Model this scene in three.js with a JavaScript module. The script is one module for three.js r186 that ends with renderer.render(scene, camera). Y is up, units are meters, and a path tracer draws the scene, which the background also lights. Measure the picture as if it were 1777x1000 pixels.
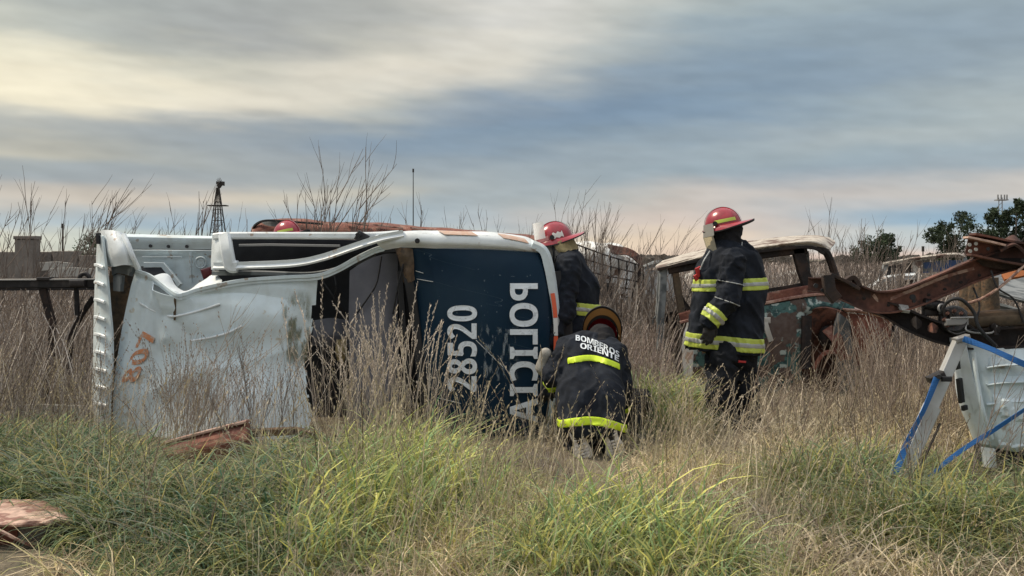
import * as THREE from 'three';
import { mergeGeometries, mergeVertices, toCreasedNormals } from 'three/addons/utils/BufferGeometryUtils.js';
import { FontLoader } from 'three/addons/loaders/FontLoader.js';
import { TextGeometry } from 'three/addons/geometries/TextGeometry.js';

// ---------------------------------------------------------------- camera, sky, sun, exposure
const scene = new THREE.Scene();
const PW = 1777, PH = 1000, F = 1845, HZ = 450, CX = 888.5, EYE = 1.4;   // photo size, focal length and horizon row
const camera = new THREE.PerspectiveCamera(2 * Math.atan(PH / 2 / F) * 180 / Math.PI, PW / PH, 0.1, 3000);
camera.position.set(0, EYE, 0);
camera.lookAt(0, EYE, -10);
camera.setViewOffset(PW, PH, 0, PH / 2 - HZ, PW, PH);
scene.add(camera);
const renderer = new THREE.WebGLRenderer({ antialias: true });
renderer.toneMapping = THREE.LinearToneMapping;
renderer.toneMappingExposure = 1.07;
renderer.shadowMap.enabled = true;
renderer.setSize(1024, 576);

// ---------------------------------------------------------------- random numbers and noise
function rng(seed) {
  let a = seed >>> 0;
  return () => { a = (a + 0x6d2b79f5) | 0; let t = Math.imul(a ^ (a >>> 15), 1 | a); t = (t + Math.imul(t ^ (t >>> 7), 61 | t)) ^ t; return ((t ^ (t >>> 14)) >>> 0) / 4294967296; };
}
const hash = (x, y, z) => { let h = Math.imul(x, 374761393) ^ Math.imul(y, 668265263) ^ Math.imul(z, 2147483647 ^ 0x5bd1e995); h = Math.imul(h ^ (h >>> 13), 1274126177); h ^= h >>> 16; return (h >>> 0) / 4294967296; };
const fade = (t) => t * t * t * (t * (t * 6 - 15) + 10);
const lerp = (a, b, t) => a + (b - a) * t;
const clamp = (x, a = 0, b = 1) => Math.min(b, Math.max(a, x));
const sstep = (a, b, x) => { const t = clamp((x - a) / (b - a)); return t * t * (3 - 2 * t); };
function vnoise(x, y, z = 0, px = 0, py = 0) {          // value noise 0..1, periodic in x and y when px / py are given
  const xi = Math.floor(x), yi = Math.floor(y), zi = Math.floor(z), u = fade(x - xi), v = fade(y - yi), w = fade(z - zi);
  const mx = (i) => px ? ((i % px) + px) % px : i, my = (i) => py ? ((i % py) + py) % py : i;
  const x0 = mx(xi), x1 = mx(xi + 1), y0 = my(yi), y1 = my(yi + 1);
  const a = lerp(lerp(hash(x0, y0, zi), hash(x1, y0, zi), u), lerp(hash(x0, y1, zi), hash(x1, y1, zi), u), v);
  if (!w) return a;
  return lerp(a, lerp(lerp(hash(x0, y0, zi + 1), hash(x1, y0, zi + 1), u), lerp(hash(x0, y1, zi + 1), hash(x1, y1, zi + 1), u), v), w);
}
function fbm(x, y, oct = 4, z = 0, px = 0, py = 0) {
  let s = 0, a = 0.5, n = 0;
  for (let i = 0; i < oct; i++) { s += a * vnoise(x, y, z + i * 17, px, py); n += a; a *= 0.5; x *= 2; y *= 2; px *= 2; py *= 2; }
  return s / n;
}
const toLin = (c) => { c /= 255; return c <= 0.04045 ? c / 12.92 : Math.pow((c + 0.055) / 1.055, 2.4); };

// ---------------------------------------------------------------- sky: layered winter clouds, thin and bright to the upper left
// each row: azimuth and elevation (tenths of a degree, 0 = ahead), then the cloud's colour there
const CLOUDS = [
  [-270, 133, 178, 180, 178], [-200, 133, 168, 172, 174], [-120, 133, 162, 164, 166], [-60, 133, 170, 171, 171], [0, 133, 208, 206, 198], [60, 133, 186, 187, 185], [130, 133, 160, 170, 178], [200, 133, 150, 162, 174], [270, 133, 150, 162, 174],
  [-270, 113, 200, 200, 186], [-210, 113, 176, 179, 178], [-140, 113, 158, 160, 164], [-70, 113, 178, 178, 174], [-15, 116, 216, 211, 197], [50, 110, 168, 174, 178], [130, 112, 146, 159, 173], [210, 110, 142, 155, 170], [270, 110, 148, 160, 174],
  [-270, 92, 224, 217, 192], [-225, 92, 214, 210, 192], [-170, 95, 180, 180, 174], [-105, 94, 208, 203, 188], [-50, 98, 218, 211, 194], [0, 92, 166, 171, 176], [70, 94, 140, 154, 172], [140, 92, 132, 148, 168], [210, 92, 138, 152, 170], [270, 90, 152, 163, 174],
  [-250, 80, 232, 223, 196], [-200, 80, 228, 220, 197], [-140, 82, 212, 206, 190], [-80, 78, 178, 180, 178], [-20, 78, 140, 153, 170], [60, 78, 128, 146, 168], [130, 76, 130, 147, 168], [200, 78, 154, 165, 175], [265, 82, 172, 179, 184],
  [-265, 66, 160, 166, 172], [-200, 64, 148, 156, 166], [-130, 64, 146, 155, 166], [-60, 62, 130, 147, 167], [10, 62, 132, 149, 168], [80, 62, 142, 156, 172], [150, 66, 166, 174, 182], [220, 62, 170, 177, 183], [270, 58, 160, 170, 180],
  [-270, 56, 194, 188, 170], [-235, 56, 182, 179, 170], [-170, 54, 168, 171, 172], [-100, 54, 162, 167, 173], [-30, 54, 158, 166, 174], [40, 54, 156, 165, 174], [120, 54, 158, 168, 178], [200, 50, 148, 162, 176], [270, 46, 148, 162, 177],
  [-265, 44, 148, 159, 170], [-200, 42, 152, 161, 171], [-130, 44, 162, 168, 174], [-60, 42, 164, 170, 175], [10, 40, 158, 167, 176], [80, 42, 150, 163, 176], [150, 40, 146, 161, 177], [220, 40, 148, 163, 178],
  [-270, 33, 200, 191, 176], [-200, 33, 204, 192, 174], [-130, 33, 206, 196, 176], [-80, 35, 186, 183, 176], [-20, 30, 160, 170, 179], [40, 31, 176, 178, 178], [100, 32, 196, 187, 176], [160, 35, 206, 194, 180], [220, 37, 210, 199, 184], [270, 39, 212, 202, 188],
  [-265, 23, 172, 181, 188], [-190, 22, 160, 176, 190], [-120, 22, 158, 174, 188], [-60, 22, 164, 178, 190], [0, 20, 178, 184, 190], [60, 21, 206, 191, 176], [105, 22, 202, 190, 178], [150, 24, 164, 178, 190], [210, 24, 146, 169, 189], [270, 25, 144, 168, 190],
  [-270, 9, 210, 200, 188], [-190, 9, 190, 192, 192], [-100, 9, 186, 191, 195], [-20, 8, 200, 194, 188], [50, 8, 222, 198, 180], [110, 8, 226, 198, 182], [160, 9, 190, 188, 192], [220, 9, 186, 190, 197], [270, 9, 196, 192, 194],
  [-270, 0, 218, 202, 184], [-150, 0, 206, 198, 190], [-20, 0, 218, 198, 182], [60, 0, 228, 196, 178], [130, 0, 228, 194, 182], [200, 0, 224, 194, 184], [270, 0, 224, 194, 184],
].map(([a, e, r, g, b]) => { const k = e > 15 ? 1.18 : 1.1, m = 168; [r, g, b] = [r, g, b].map((c) => Math.min(250, m + (c - m) * k)); if (e < 12) { r -= 5; g += 3; b -= 2; } else { b += r > 190 ? 5 : -3; g += 1; if (a > 60 && e > 40) { r += 3; g += 3; b += 1; } } return [a / 10, e / 10, toLin(r), toLin(g), toLin(b)]; });
const SKYGAIN = 1.0;
function skyColor(az, el) {                                // degrees
  const wa = (fbm(az * 0.09 + 40, el * 0.5, 4, 3) - 0.5), we = (fbm(az * 0.07 + el * 0.1, el * 0.42, 4, 9) - 0.5);
  let a = az + wa * 6, e = Math.max(0, el + we * (0.7 + 0.13 * Math.min(el, 12)));
  a += (fbm(az * 0.3 + 90, el * 1.3, 4, 61) - 0.5) * 3.2; e = Math.max(0, e + (fbm(az * 0.22 + el * 0.5 + 15, el * 1.5, 5, 71) - 0.5) * (0.35 + 0.11 * Math.min(el, 12)));
  const out = Math.abs(a) > 27 ? 1 : 0;
  if (out) { const q = (Math.abs(a) - 27) * 135 / 153; a = Math.sign(a) * (27 - (54 - Math.abs((q % 108) - 54))); }          // the same bands go on around the horizon
  const hi = sstep(12.5, 24, e);
  let r = 0, g = 0, b = 0, n = 1e-9;
  if (hi < 1) {
    const ee = Math.min(e, 14);
    for (const [ca, ce, cr, cg, cb] of CLOUDS) {
      const ry = 0.36 + ce * 0.042, dx = (a - ca) / 3.4, dy = (ee - ce - (a - ca) * 0.015) / ry, k = Math.exp(-0.5 * (dx * dx + dy * dy));
      r += cr * k; g += cg * k; b += cb * k; n += k;
    }
    r /= n; g /= n; b /= n;
  }
  if (hi > 0) {
    const c = sstep(0.32, 0.68, fbm(az * 0.035 + 7, el * 0.09, 5, 5, 0, 0));
    const lum = lerp(0.36, 0.56, c), t = [lum * 1.0, lum * 1.02, lum * lerp(1.12, 1.0, c)];
    r = lerp(r, t[0], hi); g = lerp(g, t[1], hi); b = lerp(b, t[2], hi);
  }
  const streak = 1 + 0.18 * (fbm(az * 0.25 + 11 + el * 0.3, el * 1.7, 4, 21) - 0.5) + 0.14 * (fbm(az * 0.7 + el * 1.2, el * 2.2, 5, 33) - 0.5);
  const cie = (1 + 2 * Math.sin(el * Math.PI / 180)) / (1 + 2 * Math.sin(13 * Math.PI / 180));   // an overcast sky is three times as bright overhead as at the horizon
  const k = SKYGAIN * streak * Math.max(1, cie);
  return [r * k, g * k, b * k];
}
{
  const SW = 4096, SH = 2048, data = new Float32Array(SW * SH * 4);
  const rows = [];
  for (let y = 0; y < SH; y++) {
    const el = ((y + 0.5) / SH - 0.5) * 180;
    // rows low in the sky are computed finely, the rest at a quarter of the resolution
    const step = el > -0.5 && el < 20 ? 1 : 8;
    for (let x = 0; x < SW; x++) {
      const i = (y * SW + x) * 4;
      let az = ((x + 0.5) / SW - 0.25) * 360; if (az > 180) az -= 360;
      let c;
      if (el < 0) c = [0.16, 0.155, 0.14];
      else {
        const s = Math.abs(az) < 34 ? step : 8;
        if (s > 1 && (x % s || (y % s && rows[y - (y % s)]))) {
          const j = ((y - (rows[y - (y % s)] ? y % s : 0)) * SW + x - (x % s)) * 4; c = [data[j], data[j + 1], data[j + 2]];
          if (!c[0]) c = skyColor(az, el);
        } else c = skyColor(az, el);
      }
      data[i] = c[0]; data[i + 1] = c[1]; data[i + 2] = c[2]; data[i + 3] = 1;
    }
    rows[y] = el >= 0;
  }
  const t = new THREE.DataTexture(data, SW, SH, THREE.RGBAFormat, THREE.FloatType);
  t.mapping = THREE.EquirectangularReflectionMapping; t.magFilter = t.minFilter = THREE.LinearFilter; t.needsUpdate = true;
  scene.background = t; scene.environment = t;
}
const sun = new THREE.DirectionalLight(0xffefd6, 3.4);
sun.position.set(-27, 36, -15);                            // behind thin cloud, to the left and beyond the vehicles
sun.target.position.set(0, 0, -9);
sun.castShadow = true; sun.shadow.radius = 14; sun.shadow.mapSize.set(4096, 4096);
Object.assign(sun.shadow.camera, { left: -25, right: 25, top: 25, bottom: -25, near: 1, far: 120 });
scene.add(sun, sun.target);

// ---------------------------------------------------------------- placing, naming and geometry helpers
const V = (x, y, z) => new THREE.Vector3(x, y, z);
const W = (px, py, d) => V((px - CX) * d / F, EYE - (py - HZ) * d / F, -d);         // a point d metres ahead
const names = {};
function numbered(n) { const k = names[n] = (names[n] ?? -1) + 1; return k ? `${n}_${String(k).padStart(3, '0')}` : n; }
function tag(o, label, category, group, kind) {
  if (label) o.userData.label = label; if (category) o.userData.category = category; if (group) o.userData.group = group; if (kind) o.userData.kind = kind;
  return o;
}
function thing(name, label, category, pos = V(0, 0, 0), group) {
  const o = new THREE.Group(); o.name = numbered(name); o.position.copy(pos); scene.add(o);
  return tag(o, label, category, group);
}
function part(name, geo, mat, parent) {                    // geometry is given in world axes and re-based on its thing
  const g = Array.isArray(geo) ? merge(geo) : geo;
  const m = new THREE.Mesh(g, mat); m.castShadow = m.receiveShadow = true;
  if (!parent || parent === scene) { m.name = numbered(name); scene.add(m); return m; }
  let root = parent; while (root.parent && root.parent !== scene) root = root.parent;
  g.translate(-root.position.x, -root.position.y, -root.position.z);
  m.name = name; parent.add(m); return m;
}
function solo(name, geo, mat, label, category, group, base) {   // a thing that is one mesh, its origin at its base
  const g = Array.isArray(geo) ? merge(geo) : geo;
  if (base) g.translate(-base.x, -base.y, -base.z);
  const m = part(name, g, mat); if (base) m.position.copy(base);
  return tag(m, label, category, group);
}
function merge(list) {
  const norm = list.map((g) => { g = g.index ? g.toNonIndexed() : g; for (const k of Object.keys(g.attributes)) if (!['position', 'normal', 'uv', 'color'].includes(k)) g.deleteAttribute(k); return g; });
  const col = norm.some((g) => g.attributes.color);
  for (const g of norm) {
    const n = g.attributes.position.count;
    if (!g.attributes.normal) g.computeVertexNormals();
    if (!g.attributes.uv) g.setAttribute('uv', new THREE.BufferAttribute(new Float32Array(n * 2), 2));
    if (col && !g.attributes.color) g.setAttribute('color', new THREE.BufferAttribute(new Float32Array(n * 3).fill(1), 3));
  }
  return mergeGeometries(norm);
}
function boxUV(g) {                                        // uv in metres from the dominant axis of the normal
  if (!g.attributes.normal) g.computeVertexNormals();
  const p = g.attributes.position, n = g.attributes.normal, uv = new Float32Array(p.count * 2);
  for (let i = 0; i < p.count; i++) {
    const ax = Math.abs(n.getX(i)), ay = Math.abs(n.getY(i)), az = Math.abs(n.getZ(i));
    const [u, v] = az >= ax && az >= ay ? [p.getX(i), p.getY(i)] : ay >= ax ? [p.getX(i), p.getZ(i)] : [p.getZ(i), p.getY(i)];
    uv[i * 2] = u; uv[i * 2 + 1] = v;
  }
  g.setAttribute('uv', new THREE.BufferAttribute(uv, 2));
  return g;
}
const crease = (g, deg = 35) => boxUV(toCreasedNormals(g.index ? g.toNonIndexed() : g, deg * Math.PI / 180));
const cr = (a, b, c, d, t) => 0.5 * ((2 * b) + (c - a) * t + (2 * a - 5 * b + 4 * c - d) * t * t + (3 * b - a - 3 * c + d) * t * t * t);
function spline1(arr, t, lin) {                            // arr of Vector3, t 0..1
  const n = arr.length - 1; if (n === 0) return arr[0].clone();
  const x = clamp(t) * n, i = Math.min(n - 1, Math.floor(x)), f = x - i, b = arr[i], c = arr[i + 1];
  if (lin) return b.clone().lerp(c, f);
  const a = i > 0 ? arr[i - 1] : b.clone().multiplyScalar(2).sub(c), d = i + 2 <= n ? arr[i + 2] : c.clone().multiplyScalar(2).sub(b);
  return V(cr(a.x, b.x, c.x, d.x, f), cr(a.y, b.y, c.y, d.y, f), cr(a.z, b.z, c.z, d.z, f));
}
// a sheet of metal through rows of points, th metres thick, its face wherever the rows run left to right and top to bottom
function sheet(rows, { nu = 24, nv = 16, th = 0.006, lin = false, bump = 0, bf = 6, cut = null, ang = 32, fold = null } = {}) {
  const P = [];
  for (let j = 0; j <= nv; j++) for (let i = 0; i <= nu; i++) P.push(spline1(rows.map((r) => spline1(r, i / nu, lin)), j / nv, lin));
  const w = nu + 1, N = P.map((_, k) => {
    const i = k % w, j = (k - i) / w, at = (a, b) => P[clamp(b, 0, nv) * w + clamp(a, 0, nu)];
    return at(i + 1, j).clone().sub(at(i - 1, j)).cross(at(i, j + 1).clone().sub(at(i, j - 1))).normalize().negate();
  });
  if (bump) P.forEach((p, k) => p.addScaledVector(N[k], bump * (fbm(p.x * bf, p.y * bf, 3, p.z * 2 + 5) - 0.5) * 2));
  if (fold) P.forEach((p, k) => p.addScaledVector(N[k], fold((k % w) / nu, Math.floor(k / w) / nv)));
  const pos = []; for (const p of P) pos.push(p.x, p.y, p.z);
  P.forEach((p, k) => { const q = p.clone().addScaledVector(N[k], -th); pos.push(q.x, q.y, q.z); });
  const idx = [], B = P.length, keep = (i, j) => i >= 0 && j >= 0 && i < nu && j < nv && !(cut && cut((i + 0.5) / nu, (j + 0.5) / nv));
  for (let j = 0; j < nv; j++) for (let i = 0; i < nu; i++) {
    if (!keep(i, j)) continue;
    const a = j * w + i, b = a + 1, c = a + w, d = c + 1;
    idx.push(a, c, b, b, c, d, B + a, B + b, B + c, B + b, B + d, B + c);
    if (!keep(i, j - 1)) idx.push(a, b, B + a, b, B + b, B + a);
    if (!keep(i, j + 1)) idx.push(c, B + c, d, d, B + c, B + d);
    if (!keep(i - 1, j)) idx.push(a, B + a, c, c, B + a, B + c);
    if (!keep(i + 1, j)) idx.push(b, d, B + b, d, B + d, B + b);
  }
  const g = new THREE.BufferGeometry(); g.setAttribute('position', new THREE.BufferAttribute(new Float32Array(pos), 3)); g.setIndex(idx);
  return crease(g, ang);
}
// sweep a closed profile [[side, up], ...] (metres) along points; scale may vary along the way
function sweep(points, profile, { up = V(0, 1, 0), n = 0, lin = true, scale = () => 1, ang = 40, twist = () => 0 } = {}) {
  const pts = n ? Array.from({ length: n + 1 }, (_, i) => spline1(points, i / n, lin)) : points;
  const m = profile.length, pos = [], idx = [];
  pts.forEach((p, i) => {
    const T = pts[Math.min(i + 1, pts.length - 1)].clone().sub(pts[Math.max(i - 1, 0)]).normalize();
    let u = up.clone().addScaledVector(T, -up.dot(T)); if (u.lengthSq() < 1e-4) u = V(1, 0, 0).addScaledVector(T, -T.x); u.normalize();
    const s = T.clone().cross(u), k = scale(i / (pts.length - 1)), tw = twist(i / (pts.length - 1)), c = Math.cos(tw), sn = Math.sin(tw);
    for (const [a, b] of profile) { const x = (a * c - b * sn) * k, y = (a * sn + b * c) * k; pos.push(p.x + s.x * x + u.x * y, p.y + s.y * x + u.y * y, p.z + s.z * x + u.z * y); }
  });
  for (let i = 0; i < pts.length - 1; i++) for (let j = 0; j < m; j++) { const a = i * m + j, b = i * m + (j + 1) % m, c = a + m, d = b + m; idx.push(a, b, c, b, d, c); }
  const shape = THREE.ShapeUtils.triangulateShape(profile.map(([x, y]) => new THREE.Vector2(x, y)), []), E = (pts.length - 1) * m;
  for (const [a, b, c] of shape) idx.push(a, c, b, E + a, E + b, E + c);
  const g = new THREE.BufferGeometry(); g.setAttribute('position', new THREE.BufferAttribute(new Float32Array(pos), 3)); g.setIndex(idx);
  return crease(g, ang);
}
const rect = (w, h, b = 0.1) => { const x = w / 2, y = h / 2, c = Math.min(w, h) * b; return [[-x + c, -y], [x - c, -y], [x, -y + c], [x, y - c], [x - c, y], [-x + c, y], [-x, y - c], [-x, -y + c]]; };
const circ = (r, n = 10) => Array.from({ length: n }, (_, i) => [Math.cos(i / n * 2 * Math.PI) * r, Math.sin(i / n * 2 * Math.PI) * r]);
const chan = (w, h, t) => [[-w / 2, -h / 2], [w / 2, -h / 2], [w / 2, -h / 2 + t], [-w / 2 + t, -h / 2 + t], [-w / 2 + t, h / 2 - t], [w / 2, h / 2 - t], [w / 2, h / 2], [-w / 2, h / 2]];
const bar = (pts, w, h, o) => sweep(pts, rect(w, h), o);
const tube = (pts, r, o = {}) => sweep(pts, circ(r, o.sides || 8), { n: o.n ?? pts.length * 4, lin: false, ang: 60, ...o });
function hull(x, y, z, b = 0.01) {                         // a box with bevelled edges, centred on the origin
  const s = new THREE.Shape(); const X = x / 2 - b, Y = y / 2 - b;
  s.moveTo(-X, -Y); s.lineTo(X, -Y); s.lineTo(X, Y); s.lineTo(-X, Y);
  const g = new THREE.ExtrudeGeometry(s, { depth: z - 2 * b, bevelEnabled: true, bevelSize: b, bevelThickness: b, bevelSegments: 2 });
  g.translate(0, 0, -z / 2 + b); return crease(g, 25);
}
function place(g, p, rx = 0, ry = 0, rz = 0, s = 1) {
  g.applyMatrix4(new THREE.Matrix4().compose(p, new THREE.Quaternion().setFromEuler(new THREE.Euler(rx, ry, rz)), s.isVector3 ? s : V(s, s, s))); return g;
}

// ---------------------------------------------------------------- distance fields for bodies and clothes
const caps = (list, k = 0.04) => (x, y, z) => {
  let d = 1e3;
  for (const [a, b, ra, rb] of list) {
    const dx = b.x - a.x, dy = b.y - a.y, dz = b.z - a.z, px = x - a.x, py = y - a.y, pz = z - a.z, l = dx * dx + dy * dy + dz * dz;
    const t = l > 0 ? clamp((px * dx + py * dy + pz * dz) / l) : 0, ex = px - dx * t, ey = py - dy * t, ez = pz - dz * t;
    const e = Math.sqrt(ex * ex + ey * ey + ez * ez) - (ra + (rb - ra) * t);
    const h = clamp(0.5 + 0.5 * (d - e) / k); d = d > 100 ? e : d + (e - d) * h - k * h * (1 - h);
  }
  return d;
};
const capBox = (list, m = 0.06) => { const b = new THREE.Box3(); for (const [a, c, ra, rb] of list) { b.expandByPoint(a.clone().addScalar(ra)); b.expandByPoint(a.clone().addScalar(-ra)); b.expandByPoint(c.clone().addScalar(rb)); b.expandByPoint(c.clone().addScalar(-rb)); } return b.expandByScalar(m); };
function nets(f, box, h, ang = 0) {                        // naive surface nets
  const nx = Math.ceil((box.max.x - box.min.x) / h) + 1, ny = Math.ceil((box.max.y - box.min.y) / h) + 1, nz = Math.ceil((box.max.z - box.min.z) / h) + 1;
  const val = new Float32Array(nx * ny * nz), I = (x, y, z) => (z * ny + y) * nx + x;
  for (let z = 0; z < nz; z++) for (let y = 0; y < ny; y++) for (let x = 0; x < nx; x++) val[I(x, y, z)] = f(box.min.x + x * h, box.min.y + y * h, box.min.z + z * h);
  const id = new Int32Array(nx * ny * nz).fill(-1), pos = [], idx = [];
  const E = [[0, 1], [0, 2], [0, 4], [1, 3], [1, 5], [2, 3], [2, 6], [3, 7], [4, 5], [4, 6], [5, 7], [6, 7]];
  for (let z = 0; z < nz - 1; z++) for (let y = 0; y < ny - 1; y++) for (let x = 0; x < nx - 1; x++) {
    const c = []; let m = 0;
    for (let k = 0; k < 8; k++) { const v = val[I(x + (k & 1), y + (k >> 1 & 1), z + (k >> 2))]; c.push(v); if (v < 0) m |= 1 << k; }
    if (m === 0 || m === 255) continue;
    let sx = 0, sy = 0, sz = 0, n = 0;
    for (const [a, b] of E) if ((c[a] < 0) !== (c[b] < 0)) { const t = c[a] / (c[a] - c[b]); sx += lerp(a & 1, b & 1, t); sy += lerp(a >> 1 & 1, b >> 1 & 1, t); sz += lerp(a >> 2, b >> 2, t); n++; }
    id[I(x, y, z)] = pos.length / 3; pos.push(box.min.x + (x + sx / n) * h, box.min.y + (y + sy / n) * h, box.min.z + (z + sz / n) * h);
  }
  const quad = (a, b, c, d, flip) => { if (a < 0 || b < 0 || c < 0 || d < 0) return; flip ? idx.push(a, c, b, b, c, d) : idx.push(a, b, c, b, d, c); };
  for (let z = 1; z < nz - 1; z++) for (let y = 1; y < ny - 1; y++) for (let x = 1; x < nx - 1; x++) {
    const s = val[I(x, y, z)] < 0;
    if (s !== val[I(x + 1, y, z)] < 0) quad(id[I(x, y - 1, z - 1)], id[I(x, y, z - 1)], id[I(x, y - 1, z)], id[I(x, y, z)], !s);
    if (s !== val[I(x, y + 1, z)] < 0) quad(id[I(x - 1, y, z - 1)], id[I(x, y, z - 1)], id[I(x - 1, y, z)], id[I(x, y, z)], s);
    if (s !== val[I(x, y, z + 1)] < 0) quad(id[I(x - 1, y - 1, z)], id[I(x, y - 1, z)], id[I(x - 1, y, z)], id[I(x, y, z)], !s);
  }
  let g = new THREE.BufferGeometry(); g.setAttribute('position', new THREE.BufferAttribute(new Float32Array(pos), 3)); g.setIndex(idx);
  if (ang) return crease(g, ang);
  g.computeVertexNormals();
  return boxUV(g);
}
// ---------------------------------------------------------------- materials
// a tile of S x S pixels standing for `metres` of surface; fn(u, v) with u, v in 0..1 returns linear colour or one number
function tile(S, metres, fn, color = true) {
  const d = new Uint8Array(S * S * 4), enc = (c) => Math.round(255 * (c <= 0.0031308 ? c * 12.92 : 1.055 * Math.pow(clamp(c), 1 / 2.4) - 0.055));
  for (let y = 0; y < S; y++) for (let x = 0; x < S; x++) {
    const c = fn((x + 0.5) / S, (y + 0.5) / S), i = (y * S + x) * 4;
    if (color) { d[i] = enc(c[0]); d[i + 1] = enc(c[1]); d[i + 2] = enc(c[2]); } else d[i] = d[i + 1] = d[i + 2] = Math.round(255 * clamp(c));
    d[i + 3] = 255;
  }
  const t = new THREE.DataTexture(d, S, S); t.wrapS = t.wrapT = THREE.RepeatWrapping; t.magFilter = THREE.LinearFilter; t.minFilter = THREE.LinearMipmapLinearFilter; t.generateMipmaps = true;
  if (color) t.colorSpace = THREE.SRGBColorSpace;
  t.repeat.set(1 / metres, 1 / metres); t.needsUpdate = true; return t;
}
const pf = (u, v, n, o = 4, z = 0) => fbm(u * n, v * n, o, z, n, n);
const mix3 = (a, b, t) => [lerp(a[0], b[0], t), lerp(a[1], b[1], t), lerp(a[2], b[2], t)];
const phys = (o) => new THREE.MeshPhysicalMaterial(o);
const std = (o) => new THREE.MeshStandardMaterial(o);
const lin = (r, g, b) => new THREE.Color().setRGB(r, g, b);
const M = {};
{
  const rustH = tile(512, 0.8, (u, v) => pf(u, v, 16, 5, 2), false), grainH = tile(256, 0.25, (u, v) => pf(u, v, 48, 3, 6), false);
  const rust = (a, b, c, seed) => tile(512, 1.3, (u, v) => {
    const n = pf(u, v, 5, 5, seed), m = pf(u, v, 22, 4, seed + 9), k = sstep(0.42, 0.62, n);
    let r = mix3(a, b, k); r = mix3(r, c, sstep(0.55, 0.75, m) * 0.8);
    const f = 0.7 + 0.6 * pf(u, v, 60, 2, seed + 30); return r.map((x) => x * f);
  });
  M.rust = std({ map: rust([0.085, 0.042, 0.034], [0.17, 0.075, 0.054], [0.05, 0.035, 0.033], 1), roughness: 0.85, metalness: 0.15, bumpMap: rustH, bumpScale: 0.004 });
  M.rustRed = std({ map: rust([0.13, 0.045, 0.033], [0.2, 0.075, 0.052], [0.28, 0.16, 0.12], 4), roughness: 0.8, metalness: 0.1, bumpMap: rustH, bumpScale: 0.004 });
  M.rustDark = std({ map: rust([0.018, 0.014, 0.014], [0.045, 0.028, 0.022], [0.022, 0.02, 0.022], 7), roughness: 0.8, metalness: 0.2, bumpMap: rustH, bumpScale: 0.005 });
  M.rustPale = std({ map: rust([0.34, 0.19, 0.15], [0.52, 0.36, 0.29], [0.17, 0.06, 0.045], 8), roughness: 0.7, bumpMap: rustH, bumpScale: 0.004 });
  M.axle = std({ map: rust([0.09, 0.065, 0.042], [0.15, 0.09, 0.05], [0.05, 0.042, 0.035], 12), roughness: 0.8, metalness: 0.1, bumpMap: rustH, bumpScale: 0.003 });
  M.teal = std({ map: tile(512, 0.9, (u, v) => {
    const n = pf(u, v, 7, 5, 3), m = pf(u, v, 26, 4, 8);
    let c = mix3([0.02, 0.055, 0.058], [0.055, 0.13, 0.125], sstep(0.4, 0.62, m)); c = mix3(c, [0.35, 0.42, 0.4], sstep(0.58, 0.66, pf(u, v, 12, 4, 20)));
    return mix3(c, mix3([0.06, 0.032, 0.024], [0.11, 0.085, 0.075], m), sstep(0.46, 0.54, n));
  }), roughness: 0.75, bumpMap: rustH, bumpScale: 0.003 });
  const dirtyWhite = (base, dirt, rustc, amount, S = 512) => tile(S, 1.6, (u, v) => {
    const n = pf(u, v, 6, 5, 31), m = pf(u, v, 40, 3, 35), st = fbm(u * 30, v * 4, 3, 41, 30, 4);
    let c = mix3(base, dirt, sstep(0.45, 0.8, n) * amount + sstep(0.55, 0.8, st) * 0.25 * amount);
    c = mix3(c, rustc, sstep(0.74, 0.82, pf(u, v, 18, 4, 55)) * 0.7);
    const f = 0.94 + 0.12 * m; return c.map((x) => x * f);
  });
  const dullness = (lo, hi) => tile(256, 0.9, (u, v) => lerp(lo, hi, pf(u, v, 10, 4, 90)), false);
  M.white = phys({ map: dirtyWhite([0.76, 0.82, 0.86], [0.56, 0.6, 0.6], [0.36, 0.22, 0.12], 0.6), roughness: 1, roughnessMap: dullness(0.28, 0.6), clearcoat: 0.25, clearcoatRoughness: 0.35, bumpMap: tile(256, 0.5, (u, v) => pf(u, v, 10, 3, 71), false), bumpScale: 0.0014 });
  M.whiteRoof = phys({ map: dirtyWhite([0.66, 0.77, 0.83], [0.54, 0.6, 0.6], [0.46, 0.4, 0.3], 0.5), roughness: 0.5, clearcoat: 0.1, clearcoatRoughness: 0.4 });
  M.whiteDull = phys({ map: dirtyWhite([0.62, 0.72, 0.77], [0.5, 0.55, 0.55], [0.3, 0.2, 0.12], 0.9), roughness: 0.6, bumpMap: grainH, bumpScale: 0.0006 });
  M.whiteRusty = std({ map: tile(512, 1.1, (u, v) => {
    const n = pf(u, v, 8, 5, 61), st = fbm(u * 26, v * 5, 4, 44, 26, 5), m = pf(u, v, 40, 3, 35);
    let c = mix3([0.72, 0.74, 0.74], [0.42, 0.4, 0.36], sstep(0.4, 0.72, st)); c = mix3(c, [0.11, 0.06, 0.04], sstep(0.62, 0.7, n)); return c.map((x) => x * (0.85 + 0.3 * m));
  }), roughness: 0.75, bumpMap: rustH, bumpScale: 0.003 });
  M.cream = std({ map: tile(512, 1.2, (u, v) => {
    const n = pf(u, v, 8, 5, 62), m = pf(u, v, 40, 3, 36); let c = mix3([0.5, 0.46, 0.4], [0.34, 0.3, 0.26], sstep(0.4, 0.7, m)); c = mix3(c, [0.14, 0.09, 0.07], sstep(0.57, 0.68, n)); return c;
  }), roughness: 0.7, bumpMap: rustH, bumpScale: 0.003 });
  M.greyPaint = std({ map: tile(256, 1, (u, v) => { const n = pf(u, v, 10, 5, 66); return mix3([0.07, 0.08, 0.085], [0.2, 0.215, 0.22], sstep(0.4, 0.7, n)); }), roughness: 0.6 });
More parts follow.
